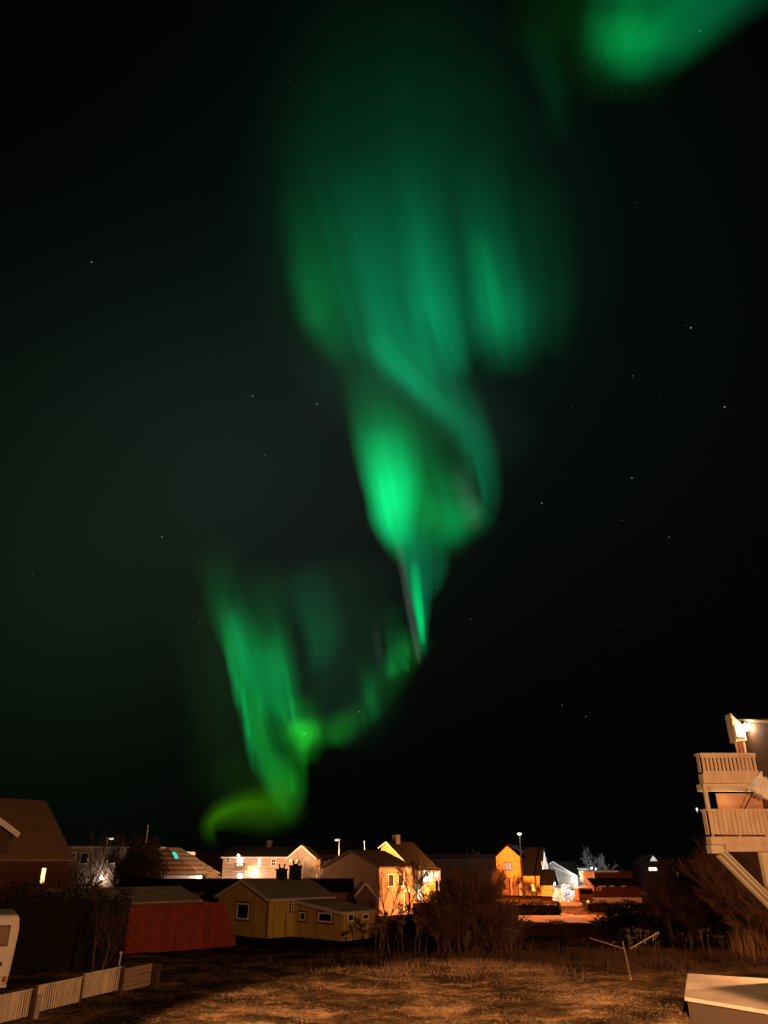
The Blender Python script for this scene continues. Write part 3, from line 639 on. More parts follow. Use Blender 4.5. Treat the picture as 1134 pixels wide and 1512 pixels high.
lamp('street_or_fill_light', (13.8, 117, 5.6), 70000, (1, .31, .07), .2)  # added light with no lamp there, brightens the orange house
lamp('driveway_fill', (17.6, 88, 4.2), 6500, (1, .25, .07), .15)  # added light hanging free, brightens the driveway
street_lamp(501, 1240, 115, 'pale street lamp with short arm rising above the dark middle house', -.35, DIMBULB)
street_lamp(159, 1238, 110, 'street lamp with bent pale head above bare trees at left', .5, DIMBULB)
lamp('mast_light', (-7, 108, 6), 900, WHT, .1)
def mast(px, py, Y, lean, label, r=.07):
    tp_ = P(px, py, Y); o = MB().tube((0, 0, 0), (lean, 0, tp_.z), r, r*.8, 10).ball((lean, 0, tp_.z+.05), r*1.4).tube((0, 0, 0), (0, 0, .5), r*2).build('flagpole', mat('white_pole', (.7, .68, .64), None, 4, .5), None, (tp_.x-lean, Y, 0))
    return tag(o, label, 'flagpole', 'bare masts over the roofs')
mast(538, 1243, 113, 0, 'short bare white mast right of the pale street lamp')
mast(218.5, 1220, 85, 0, 'long bare white mast above the dense dark tree', .06)

# ------------------------------------------------------------------ bare trees and thickets
def grow(seed, stems, height, spread, depth=5, r=.05, kids=(2, 4), twist=.35, base=.3, wob=.12, lean=0):
    rg = random.Random(seed); segs = []
    def branch(p, d, L, r_, lev):
        n_ = 3 if lev > 1 else 2
        for i in range(n_):
            d = (d+Vector((rg.gauss(0, wob), rg.gauss(0, wob), rg.gauss(.05, wob*.6)))).normalized()
            q = p+d*L/n_; r2 = r_*(.86 if lev else .6); segs.append((p, q, r_, r2)); p, r_ = q, r2
            if lev and (i or rg.random() < .4):
                for k in range(rg.randint(*kids)-1):
                    dv = (d+Vector((rg.gauss(0, twist), rg.gauss(0, twist), rg.gauss(.04, twist*.6)))).normalized()
                    branch(p, dv, L*rg.uniform(.5, .78), r_*.62, lev-1)
    for s_ in range(stems):
        a = rg.uniform(0, 2*math.pi); rr = base*math.sqrt(rg.random())
        p = Vector((rr*math.cos(a), rr*math.sin(a), 0)); d = Vector((math.cos(a)*spread*rg.uniform(.2, 1)+lean, math.sin(a)*spread*rg.uniform(.2, 1), 1)).normalized()
        branch(p, d, height*rg.uniform(.38, .6), r*rg.uniform(.7, 1.2), depth-1)
    return segs
def clumps(spec):
    out = []
    for sd, st_, hh, ox, oy in spec:
        o = Vector((ox, oy, 0)); out += [(a+o, b+o, r0, r1) for a, b, r0, r1 in grow(sd, st_, hh, .17, 5, .036, (2, 4), .38, .75, .16)]
    return out
def seg_mesh(name, segs, m, parent=None, loc=None, nside=3, rmin=.006):
    p0 = np.array([s[0] for s in segs]); p1 = np.array([s[1] for s in segs]); r0 = np.maximum([s[2] for s in segs], rmin); r1 = np.maximum([s[3] for s in segs], rmin)
    d = p1-p0; d /= np.linalg.norm(d, axis=1)[:, None]+1e-9
    ref = np.where(np.abs(d[:, 2:3]) > .9, np.array([[1., 0, 0]]), np.array([[0, 0, 1.]]))
    a = np.cross(d, ref); a /= np.linalg.norm(a, axis=1)[:, None]; b = np.cross(d, a)
    S = len(segs); vs = np.zeros((S, 2*nside, 3))
    for i in range(nside):
        c_, s_ = math.cos(2*math.pi*i/nside), math.sin(2*math.pi*i/nside); o = a*c_+b*s_
        vs[:, i] = p0+o*r0[:, None]; vs[:, nside+i] = p1+o*r1[:, None]
    fi = np.array([(i, (i+1) % nside, nside+(i+1) % nside, nside+i) for i in range(nside)])
    idx = (np.arange(S)*2*nside)[:, None, None]+fi[None]
    return fast_mesh(name, vs.reshape(-1, 3), 4, idx.reshape(-1, 4), m, parent, loc)
def bare(name, label, cat, loc, segs, m, group=None, rcut=None, rmin=.006):
    loc = Vector(loc); loc.z = float(gnd(loc.x, loc.y))-.05
    t = thing(name, label, cat, loc, 0, group)
    rs = sorted((s[2] for s in segs), reverse=True); cut = rcut or rs[max(8, len(rs)//14)]
    seg_mesh('trunk', [s for s in segs if s[2] >= cut], m, t, None, 6, rmin); seg_mesh('crown', [s for s in segs if s[2] < cut], m, t, None, 3, rmin)
    return t
GT = 'bare trees and shrubs between the houses'
bare('thicket', 'big tangled red brown thicket right of the ochre house annex', 'bush', (5.15, 51.0, 0), clumps([(1, 24, 3.6, -.7, .2), (51, 20, 3.1, .6, .9), (52, 16, 2.2, 1.4, -.2), (53, 14, 2.7, -1.4, .3), (54, 9, 3.9, .1, -.4)]), TWIG, rmin=.010)
bare('thicket', 'lower tangle of twigs filling the right flank of the big thicket', 'bush', (7.3, 52.5, 0), grow(2, 26, 1.8, .25, 5, .02, (2, 3), .3, 1.1), TWIG, rmin=.009)
bare('bare_tree', 'thin bare tree with forked branches in front of the orange lit wall', 'tree', G(602, 1357), grow(3, 2, 4.3, .16, 6, .10, (2, 3), .30, .3), TWIGDARK, GT, rmin=.016)
bare('bare_tree', 'bare tree right of the forked one, before the white porch', 'tree', G(634, 1356), grow(4, 2, 3.0, .2, 5, .06, (2, 3), .33, .3), TWIGDARK, GT, rmin=.016)
bare('bare_tree', 'bare leaning tree at the left corner of the orange lit wall', 'tree', G(572, 1357), grow(41, 3, 3.6, .2, 5, .07, (2, 3), .3, .4), TWIGDARK, GT, rmin=.014)
bare('bare_tree', 'small bare tree with pale forked branches before the dark hedge at left', 'tree', (-13.4, 40.3, 0), grow(5, 2, 3.2, .3, 5, .045, (2, 3), .34, .15), TWIG, GT, rmin=.007)
bare('bare_tree', 'leafless tree before the pale block, left of the white wall glow', 'tree', (-29.2, 83, 0), grow(6, 3, 5.8, .25, 5, .12, (2, 3), .3, .5), TWIGDARK, GT, rmin=.018)
bare('bare_tree', 'leafless tree between the two white wall glows at left', 'tree', (-26.3, 82, 0), grow(7, 4, 5.8, .25, 5, .13, (2, 3), .3, .6), TWIGDARK, GT, rmin=.018)
bare('bare_tree', 'leafless pale tree touching the corner of the steep brown roof', 'tree', (-33, 84, 0), grow(8, 3, 4.8, .3, 5, .09, (2, 3), .33, .6), TWIG, GT, rmin=.02)
bare('shrub', 'bare shrub lit orange right of the pale house gable', 'bush', P(466, 1300, 117).xy.to_3d(), grow(9, 16, 4.0, .35, 5, .05, (2, 3), .3, 1.3), TWIGPALE, GT, rmin=.022)
bare('shrub', 'bare climbing shrub before the tall orange gable', 'bush', G(745, 1322.5), grow(10, 8, 2.9, .22, 5, .04, (2, 3), .32, 1.3), TWIG, GT, rmin=.03)
bare('shrub', 'low bare shrub under the lit window of the orange house', 'bush', G(787, 1323), grow(12, 14, 1.9, .3, 4, .05, (2, 3), .3, 1.8), TWIG, GT, rmin=.03)
for k, (X, Y, hh, sd, lab) in enumerate(((20.0, 54.5, 3.9, 21, 'low brown bare tree at the left of the right hand tree group'), (22.2, 50, 5.0, 22, 'big bare red brown tree right behind the brace of the balcony'), (22.0, 46.5, 4.6, 23, 'bare tree at the right edge under the lower balcony'), (23.5, 57, 4.4, 24, 'dense bare tree left of the balcony house brace'))):
    bare('bare_tree', lab, 'tree', (X, Y, 0), grow(sd, 40, hh, .36, 5, .03, (2, 4), .36, 1.6), TWIG, GT, rmin=.009)

def leafy(name, label, cat, box, count, size, m, core=HEDGECORE, group=None, round_=False, loc=None, clump=.25):
    """a clipped hedge or shrub: leaf faces scattered through its volume round a dark core"""
    x, y, z = box
    t = thing(name, label, cat, loc or (0, 0, 0), 0, group)
    if round_:
        d = NR.normal(size=(count, 3)); d /= np.linalg.norm(d, axis=1)[:, None]; d[:, 2] = np.abs(d[:, 2])
        lump = 1+.16*np.sin(d[:, 0]*7+1)*np.sin(d[:, 2]*6)+.12*np.sin(d[:, 1]*9+d[:, 0]*5)
        rr = (NR.uniform(.55, 1.0, count)**.5)*lump+NR.normal(0, .03, count)
        c = d*rr[:, None]*np.array([x/2, y/2, z])
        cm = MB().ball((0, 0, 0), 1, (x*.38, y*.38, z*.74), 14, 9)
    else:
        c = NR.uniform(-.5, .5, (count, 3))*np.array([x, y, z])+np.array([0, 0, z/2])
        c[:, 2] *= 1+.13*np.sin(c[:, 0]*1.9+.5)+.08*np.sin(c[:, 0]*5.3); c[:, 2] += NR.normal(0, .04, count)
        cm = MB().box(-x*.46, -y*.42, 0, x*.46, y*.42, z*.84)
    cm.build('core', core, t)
    a = NR.normal(size=(count, 3)); a /= np.linalg.norm(a, axis=1)[:, None]; b = NR.normal(size=(count, 3)); b -= a*(a*b).sum(1)[:, None]; b /= np.linalg.norm(b, axis=1)[:, None]
    s = NR.uniform(.5, 1.2, count)[:, None]*size
    v = np.stack([c-a*s, c-b*s*.45, c+a*s, c+b*s*.45], 1).reshape(-1, 3)
    fast_mesh('leaves', v, 4, np.arange(count*4).reshape(-1, 4), m, t)
    return t
GH = 'dark clipped hedges'
leafy('hedge', 'tall black hedge between the left house and the red shed', 'hedge', (6.4, 2.2, 3.75), 9000, .11, HEDGE, group=GH, loc=(-16.9, 45.0, 0))
hc = G(783, 1352); leafy('hedge', 'dark clipped hedge below the orange house, left of the driveway', 'hedge', (6.6, 1.6, 1.15), 4000, .12, HEDGE, group=GH, loc=(hc.x, hc.y+.8, 0))
hc = G(925, 1349.5); leafy('hedge', 'long dark clipped hedge in front of the red building', 'hedge', (8.6, 1.5, 1.15), 4500, .12, HEDGE, group=GH, loc=(hc.x, hc.y+.8, 0))
hc = G(935, 1377); leafy('shrub', 'broad black shrub mound right of the lit driveway', 'bush', (5.4, 3, 1.7), 3500, .12, HEDGE, round_=True, loc=(hc.x, hc.y+1, 0))
hc = G(612, 1404); leafy('shrub', 'black evergreen shrub between the annex and the big thicket', 'bush', (3.4, 2, 2.4), 2600, .10, HEDGE, round_=True, loc=(hc.x, hc.y+2.2, 0))
hc = G(1010, 1395); leafy('shrub', 'dark low shrub mass under the bare trees at right', 'bush', (7.5, 3, 1.6), 3500, .12, HEDGE, round_=True, loc=(hc.x+.5, hc.y+2.4, 0))
# dense dark tree over the low house
t = leafy('dense_tree', 'dense dark round tree left of the teal skylight roof', 'tree', (4.6, 4, 3.6), 8000, .12, mat('dark_brown_foliage', (.05, .033, .02), None, 3, .9), round_=True, loc=(-24.3, 82, 3.4))
MB().tube((0, 0, -3.2), (.05, 0, .4), .22, .15, 10).tube((0, 0, -.6), (.7, .2, .8), .1, .05).tube((0, 0, -.8), (-.7, .2, .7), .1, .05).build('trunk', TWIGDARK, t)
# white lit shrubs by the grey house
GS = 'shrubs lit cold white beside the driveway'
for k, (px, py, w_, hh, lab) in enumerate(((826, 1330, 1.6, 1.5, 'bluish white lit shrub nearest the orange house porch'), (837, 1331, 1.7, 2.0, 'tallest bluish white lit shrub beside the lit driveway'), (849, 1332, 1.6, 1.3, 'low white lit shrub left of the parked van'), (868, 1316, 3.0, 2.8, 'grey lit loose shrub behind the parked van'))):
    c_ = G(px, py) if k < 3 else P(px, py, 140); leafy('lit_shrub', lab, 'bush', (w_, 2, hh), 900, .16, FROST, core=mat('shrub_core', (.1, .11, .12)), group=GS, round_=True, loc=(c_.x, c_.y, 0))
bare('bare_tree', 'grey frosty bare tree right of the lit corner bay', 'tree', (P(884, 1300, 160).x, 160, 0), grow(31, 8, 5.2, .4, 5, .08, (2, 3), .34, .9), mat('frosty_twigs', (.05, .05, .048)), GT, rmin=.03)

# ------------------------------------------------------------------ parked van and carport by the driveway
c_ = P(862, 1334, 110)
t = thing('parked_van', 'reddish brown parked van with white roof at the end of the driveway', 'van', (c_.x+1.0, 110, 0), R(4))
MB().prism([(-1.6, .35), (1.75, .35), (1.75, 1.0), (1.45, 1.75), (-1.6, 1.75)], 0, 1.7, 'y').build('body', mat('brown_van_paint', (.22, .09, .05), None, 6, .35), t, bevel=.08)
MB().box(-1.62, .02, 1.76, 1.4, 1.68, 1.86).build('roof', WHITE, t, bevel=.03)
window(t, 'y0', 0, .75, 1.1, 1.4, 1.6, frame=BLACK, pane=GLASS, fw=.05)
window(t, 'y0', 0, -1.3, 1.1, .4, 1.6, frame=BLACK, pane=GLASS, fw=.05)
for x in (-1.0, 1.15):
    wh = MB().tube((x, -.06, .33), (x, .2, .33), .33, .33, 16).build('wheel', BLACK, t); MB().tube((x, -.09, .33), (x, -.065, .33), .18, .18, 12).build('rim', STEEL, wh)
MB().box(1.74, .15, .65, 1.79, .4, .85).build('headlight', WHITE, t); MB().box(1.74, 1.3, .65, 1.79, 1.55, .85).build('headlight', WHITE, t)
c_ = P(890, 1305, 140)
t = thing('carport', 'small white carport frame left of the red building', 'carport', (c_.x-1.2, 140, 0), 0)
MB().slab([(-.9, -.2, 1.7), (1.8, -.2, 1.5), (1.8, 3, 1.5), (-.9, 3, 1.7)], .16).build('roof', WHITE, t)
for x in (-.7, .2, 1.0):
    MB().box(x-.08, 0, 0, x+.08, .16, 1.5).build('post', WHITE, t)
MB().beam((-.7, .08, 1.0), (.2, .08, 1.5), .1, .12).beam((.2, .08, 1.0), (1.0, .08, 1.45), .1, .12).build('strut', WHITE, t)
# bent garden frame by the right hedge
g0 = G(970, 1349.5)
t = MB().tube((0, 0, 0), (-.05, 0, .6), .05).tube((-.05, 0, .6), (-.25, 0, 1.2), .05).tube((-.25, 0, 1.2), (-.55, 0, 1.45), .05).tube((0, 0, .05), (-.9, 0, .05), .05).build('garden_arch', TRIM, None, g0)
tag(t, 'pale bent garden arch at the right end of the long hedge', 'garden arch')

# ------------------------------------------------------------------ fence, caravan, clothes post, concrete box
base = [Vector((-12.6, 31.4)), Vector((-11.9, 34.0)), Vector((-11.1, 36.5)), Vector((-10.2, 38.7))]
dv = (base[3]-base[0]).normalized()
base.insert(0, base[0]-dv*2.7)
f = thing('panel_fence', 'low garden fence of ribbed pale panels between dark posts, last panel weathered boards', 'fence', (base[0].x, base[0].y, 0), 0)
PAN = mat('ribbed_cream_panel', (.72, .60, .46), (.58, .46, .33), 3, .6, .1, 'v', .16, groove=.22, gwid=.26)
fo = Vector((base[0].x, base[0].y))
for i in range(5):
    p = base[i]-fo; zz = float(gnd(base[i].x, base[i].y)); hgt = (1.02, 1.02, 1.0, .98, .95)[i]
    if i: MB().beam((p.x, p.y, zz-.2), (p.x+.02*(i-2), p.y, zz+hgt), .27, .16, (dv.x, dv.y, 0)).build('post', DARKPOST, f)
    if i < 4:
        q = base[i+1]-fo; L = (q-p).length-.26; s_ = p+dv*.14; nrm = Vector((dv.y, -dv.x)); zq = (zz+float(gnd(base[i+1].x, base[i+1].y)))/2
        zb, zt = zq+.12, zq+.92
        if i < 3:
            K = int(L/.02); m = MB(); vs = []
            for k in range(K+1):
                w_ = (.03 if (k % 6) < 4 else -.045); pt = s_+dv*(L*k/K)+nrm*w_
                vs += [(pt.x, pt.y, zb), (pt.x, pt.y, zt)]
            nf = len(vs)
            vs += [(a-nrm.x*.03, b-nrm.y*.03, c) for a, b, c in vs]
            m.add(vs, [(2*k, 2*k+2, 2*k+3, 2*k+1) for k in range(K)]+[(nf+2*k+1, nf+2*k+3, nf+2*k+2, nf+2*k) for k in range(K)]+[(2*k+1, 2*k+3, nf+2*k+3, nf+2*k+1) for k in range(K)])
            pn = m.build('panel', PAN, f)
            e = s_+dv*L
            MB().beam((s_.x+nrm.x*.03, s_.y+nrm.y*.03, zt+.02), (e.x+nrm.x*.03, e.y+nrm.y*.03, zt+.02), .09, .05).build('top_rail', PAN, pn)
        else:
            m = MB(); e = s_+dv*L
            for k in range(5):
                z_ = zb-.04+k*.17; m.beam((s_.x, s_.y, z_+.07), (e.x, e.y, z_+.07+.01*(k % 2)), .03, .155)
            pn = m.build('panel', WOODPOST, f); pn['label'] = 'weathered panel of horizontal boards'
s0 = G(47, 1500); o = MB().box(-.16, -.12, -.2, .16, .12, .62).box(-.12, -.09, .62, .12, .09, .66).build('concrete_stub', CONCRETE, None, (s0.x+.05, s0.y, 0), bevel=.02)
tag(o, 'short pale concrete stub standing before the first fence post', 'post')
st = P(173, 1444, 39.4); o = MB().tube((0, 0, 0), (.03, 0, 1.1), .03, .025).box(-.05, -.02, 1.1, .1, .02, 1.15).build('marker_stake', TRIM, None, (st.x, 39.4, .1)); tag(o, 'thin pale stake behind the last fence panels', 'stake')

cv = P(27, 1400, 36)
t = thing('caravan', 'white caravan at the left edge with rounded corners and a brown window', 'caravan', (-15.5, 36, 0), R(27))
CV = mat('caravan_paint', (.72, .64, .54), (.66, .58, .48), 2, .4)
MB().prism([(-2.25, .32), (-.12, .32), (-.05, .9), (-.0, 2.4), (-.10, 2.95), (-2.15, 2.95), (-2.25, 2.5)], 0, 5.2, 'y').build('body', CV, t, bevel=.14)
wn_ = MB().box(-2.0, -.03, 1.78, -.34, .02, 2.56).build('window', BROWNTRIM, t, bevel=.04); MB().box(-1.94, -.045, 1.84, -.40, -.031, 2.5).build('pane', mat('brown_curtain_glass', (.20, .10, .04), None, 2, .3), wn_)
dd_ = MB().box(-2.0, -.025, .5, -.38, .02, 1.45).build('rear_hatch', CV, t, bevel=.03); MB().box(-.5, -.06, 1.08, -.42, -.026, 1.22).build('handle', BLACK, dd_)
MB().box(-2.2, -.06, .3, -.1, .0, .42).build('bumper', CV, t, bevel=.02)
MB().box(-.3, -.05, .5, -.16, -.0, .7).build('tail_lamp', mat('red_lens', (.4, .02, .01), None, 4, .3), t)
for y in (2.4,):
    for x in (-2.1, -.2): MB().tube((x-.1, y, .33), (x+.1, y, .33), .33, .33, 16).build('wheel', BLACK, t)

d0 = G(933, 1450)
t = thing('clothes_post', 'thin weathered post with two slanting arms like a letter Y on the lawn', 'clothes post', (d0.x, d0.y, 0), 0)
MB().tube((0, 0, -.2), (-.20, 0, 1.62), .034, .028, 8).build('post', WOODPOST, t)
a0 = P(922, 1401, d0.y)-t.location; a1 = P(868, 1384, d0.y)-t.location; MB().tube(a0, a1+Vector((0, -.3, 0)), .02, .016).build('arm', WOODPOST, t)
a0 = P(930, 1401, d0.y)-t.location; a1 = P(976, 1377, d0.y)-t.location
am = MB().tube(a0, a1+Vector((0, .3, 0)), .024, .028).build('arm', WOODPOST, t)
mpt = MB()
for k in (.2, .5, .75): q = a0.lerp(a1, k); mpt.tube(q, q-Vector((.03, 0, .12)), .012, .01, 5)
mpt.build('line_hook', STEEL, am)

q = [Vector((12.61, 35.98, 0)), Vector((10.29, 30.03, 0)), Vector((13.0, 25.9, 0)), Vector((15.95, 33.97, 0))]
t = thing('concrete_box', 'low concrete box with a broad pale flat lid on the lawn below the balcony house', 'concrete box', (12.3, 32, 0), 0)
ql = [p-t.location for p in q]
bm_ = MB(); ins = .12; cen = sum(ql, Vector())/4
lowq = [p+(cen-p).normalized()*ins for p in ql]
bm_.add([(p.x, p.y, -.1) for p in lowq]+[(p.x, p.y, .68) for p in lowq], [(0, 1, 2, 3), (7, 6, 5, 4), (0, 4, 5, 1), (1, 5, 6, 2), (2, 6, 7, 3), (3, 7, 4, 0)]); bm_.build('wall', CONCDARK, t)  # wall coloured far darker than the lid, its shade put into the concrete
MB().add([(p.x, p.y, .685) for p in ql]+[(p.x, p.y, .8) for p in ql], [(0, 1, 2, 3), (7, 6, 5, 4), (0, 4, 5, 1), (1, 5, 6, 2), (2, 6, 7, 3), (3, 7, 4, 0)]).build('lid', CONCRETE, t, bevel=.02)

# ------------------------------------------------------------------ dry weeds with seed heads
def weed(seed, hh):
    rg = random.Random(seed); segs = []
    p = Vector((0, 0, 0)); d = Vector((rg.gauss(0, .10), rg.gauss(0, .10), 1)).normalized()
    for i in range(4):
        q = p+d*hh/4; segs.append((p, q, .018-.002*i, .016-.002*i)); p = q; d = (d+Vector((rg.gauss(0, .06), rg.gauss(0, .06), 0))).normalized()
        if i in (1, 2):
            e = (d+Vector((rg.gauss(0, .5), rg.gauss(0, .5), .3))).normalized(); segs.append((p, p+e*.35, .01, .008))
            for k in range(6): segs.append((p+e*.35, p+e*.35+Vector((rg.gauss(0, .07), rg.gauss(0, .07), .10)), .007, .006))
    for k in range(14): segs.append((p, p+Vector((rg.gauss(0, .11), rg.gauss(0, .11), rg.uniform(.10, .2))), .009, .008))
    return segs
rw = random.Random(5); k = 0
protos = []
for sd in range(6):
    o = seg_mesh('dry_weed', weed(sd, 1.0), STALK, None, None, 4, .012); protos.append(o)
spots = []
for i in range(34): spots.append((rw.uniform(553, 765), rw.uniform(1398, 1414), rw.uniform(1.0, 1.9)))
for i in range(26): spots.append((rw.uniform(880, 1075), rw.uniform(1400, 1422), rw.uniform(.5, 1.25)))
for i in range(12): spots.append((rw.uniform(760, 900), rw.uniform(1398, 1422), rw.uniform(.25, .55)))
for i, (px, py, hh) in enumerate(spots):
    src = protos[i % 6]; o = src if i < 6 else src.copy()
    if i >= 6: COL.objects.link(o)
    g = G(px, py); o.location = (g.x, g.y, float(gnd(g.x, g.y))-.02); o.scale = (hh*.8, hh*.8, hh); o.rotation_euler = (0, 0, rw.uniform(0, 6.3))
    side = 'left' if px < 765 and i < 34 else ('right' if i < 60 else 'mid')
    tag(o, {'left': 'tall dry weed stalk with umbrella seed head before the big thicket', 'right': 'dry weed stalk with seed head on the rough bank near the balcony house', 'mid': 'short dry weed on the dark bank below the driveway'}[side], 'weed',
        {'left': 'dry weeds before the thicket', 'right': 'dry weeds on the right bank', 'mid': 'short weeds below the driveway'}[side])

# ------------------------------------------------------------------ grass (nobody could count it)
def blades(name, X, Y, h0, h1, w, m, label, lean=.35):
    n_ = len(X); z = gnd(X, Y)-.01; hh = NR.uniform(h0, h1, n_); a = NR.uniform(0, 2*np.pi, n_)
    ln = NR.normal(0, lean, (n_, 2))*hh[:, None]
    dx, dy = np.cos(a)*w, np.sin(a)*w
    v = np.stack([np.stack([X-dx, Y-dy, z], 1), np.stack([X+dx, Y+dy, z], 1), np.stack([X+ln[:, 0], Y+ln[:, 1], z+hh], 1)], 1).reshape(-1, 3)
    o = fast_mesh(name, v, 3, np.arange(n_*3).reshape(-1, 3), m); tag(o, label, 'grass', None, 'stuff'); return o
GR = mat('winter_grass', (.20, .13, .072), (.07, .047, .026), .8, .9)
def patchy(n_, x0, x1, y0, y1, thr):
    X = NR.uniform(x0, x1, n_); Y = NR.uniform(y0, y1, n_)
    s_ = np.sin(X*.9+Y*.35)+np.sin(Y*1.3-X*.4+2)+.8*np.sin(X*2.3+1.9*Y)+NR.normal(0, .7, n_)
    k_ = s_ > thr; return X[k_], Y[k_]
blades('grass', *patchy(50000, -15, 16, 28, 46, .1), .02, .08, .012, GR, 'short matted winter grass over the lawn', .9)
Xd = NR.normal(14, 7.5, 26000); Yd = NR.normal(46.5, 2.2, 26000)+.05*Xd; kk = np.sin(Xd*1.7)+np.sin(Yd*1.9+Xd)+NR.normal(0, .6, 26000) > -.3
blades('undergrowth', Xd[kk], Yd[kk], .10, .5, .014, mat('rough_dry_grass', (.12, .065, .035), (.06, .032, .018), 1, .9), 'rough brown undergrowth along the bank below the thicket', .45)
Xf = NR.uniform(5, 22, 16000); Yf = NR.uniform(50, 73, 16000); kk = np.sin(Xf*1.1+Yf*.3)+np.sin(Yf*.8-Xf*.5)+NR.normal(0, .6, 16000) > .1
blades('heath', Xf[kk], Yf[kk], .08, .42, .022, mat('dark_heath', (.09, .045, .024), (.04, .02, .012), 1, 1, spec=0), 'dark rough heath between the bank and the driveway', .5)
tg = G(1125, 1418); Xt = NR.normal(tg.x+.5, .75, 2600); Yt = NR.normal(tg.y, .7, 2600)
blades('tall_grass', Xt, Yt, .9, 2.3, .018, mat('tall_straw', (.42, .25, .11), (.26, .14, .06), 2, .9), 'tall straw coloured grass glowing under the brace at right', .14)
Xg = NR.uniform(19, 30, 9000); Yg = NR.uniform(87, 104, 9000); kk = np.sin(Xg*1.3)+np.sin(Yg*.9) > -.6
Xh = NR.uniform(9, 26, 5000); Yh = np.where(NR.random(5000) < .5, NR.normal(75.5, 1.0, 5000), NR.normal(88, 1.2, 5000)); hk = np.sin(Xh*1.7)+np.sin(Xh*.6+1) > -.4
blades('orange_grass', np.concatenate([Xg[kk], Xh[hk]]), np.concatenate([Yg[kk], Yh[hk]]), .1, .3, .04, GR, 'rough grass verge glowing orange beside the driveway', .6)

# ------------------------------------------------------------------ far single lights
dl = mat('distant_light', (.95, .97, 1), None, 3, emit=1.2)
for px, py, Y, r_, lab in ((1000, 1291, 200, .35, 'tiny white light in the dark trees, upper of two'), (1001, 1305, 190, .3, 'tiny white light in the dark trees, lower of two'), (1087, 1308, 180, .5, 'small white light seen below the balcony brace'), (1029, 1195, 400, .55, 'small cold light left of the lower balcony')):
    o = MB().ball((0, 0, 0), r_, (1, 1, 1.5)).tube((0, 0, -r_*1.5), (0, 0, -r_*2.6), r_*.2).build('distant_lamp', dl, None, P(px, py, Y)); tag(o, lab, 'lamp', 'far single lights')

# ------------------------------------------------------------------ stars
sm = mat('star_light', (.8, .9, 1), None, 3, emit=.55)
for px, py, s_ in ((135, 387, 1), (373, 585, .9), (468, 596, .9), (239, 793, 1), (1020, 484, 1.2), (1070, 601, 1.2), (933, 706, 1), (934, 555, .6), (800, 743, .9), (988, 793, .6), (295, 918, .6),
                   (918, 768, .5), (530, 1051, .9), (865, 1058, .6), (1033, 46, .7), (696, 914, .5), (391, 672, .5), (830, 1041, .5), (526, 346, .4), (845, 600, .4))+tuple((rw.uniform(20, 1110), rw.uniform(60, 1150), rw.uniform(.22, .4)) for _ in range(40)):
    p = Vector((0, 0, 5))+raydir(px, py)*26000
    o = MB().ball((0, 0, 0), 16*s_).build('star', sm, None, p); tag(o, 'tiny white star in the black night sky', 'star', 'stars in the night sky')

# ------------------------------------------------------------------ aurora: glowing curtains several kilometres off
am_ = bpy.data.materials.new('aurora_glow'); am_.use_nodes = True
n, l = am_.node_tree.nodes, am_.node_tree.links; n.clear()
ou = n.new('ShaderNodeOutputMaterial'); ad = n.new('ShaderNodeAddShader'); tr = n.new('ShaderNodeBsdfTransparent'); em = n.new('ShaderNodeEmission')
at = n.new('ShaderNodeAttribute'); at.attribute_name = 'glow'
uv = n.new('ShaderNodeUVMap'); mp = n.new('ShaderNodeMapping'); mp.inputs['Scale'].default_value = (7, 1.1, 1); l.new(uv.outputs[0], mp.inputs[0])
nz = n.new('ShaderNodeTexNoise'); nz.inputs['Scale'].default_value = 1; nz.inputs['Detail'].default_value = 3; l.new(mp.outputs[0], nz.inputs[0])
mr = n.new('ShaderNodeMapRange'); mr.inputs['From Min'].default_value = .3; mr.inputs['From Max'].default_value = .7; mr.inputs['To Min'].default_value = .82; mr.inputs['To Max'].default_value = 1.15; l.new(nz.outputs['Fac'], mr.inputs['Value'])
l.new(at.outputs['Color'], em.inputs[0]); l.new(mr.outputs[0], em.inputs[1]); l.new(em.outputs[0], ad.inputs[0]); l.new(tr.outputs[0], ad.inputs[1]); l.new(ad.outputs[0], ou.inputs[0])
am_.cycles.emission_sampling = 'NONE'
def catmull(P_, n_):
    P_ = np.array(P_, float); m = len(P_); out = []
    for t_ in np.linspace(0, m-1, n_):
        i = min(int(t_), m-2); f_ = t_-i; p1, p2 = P_[i], P_[i+1]; p0 = P_[i-1] if i else 2*p1-p2; p3 = P_[i+2] if i+2 < m else 2*p2-p1
        out.append(.5*((2*p1)+(-p0+p2)*f_+(2*p0-5*p1+4*p2-p3)*f_**2+(-p0+3*p1-3*p2+p3)*f_**3))
    return np.array(out)
RANGE = [5000]
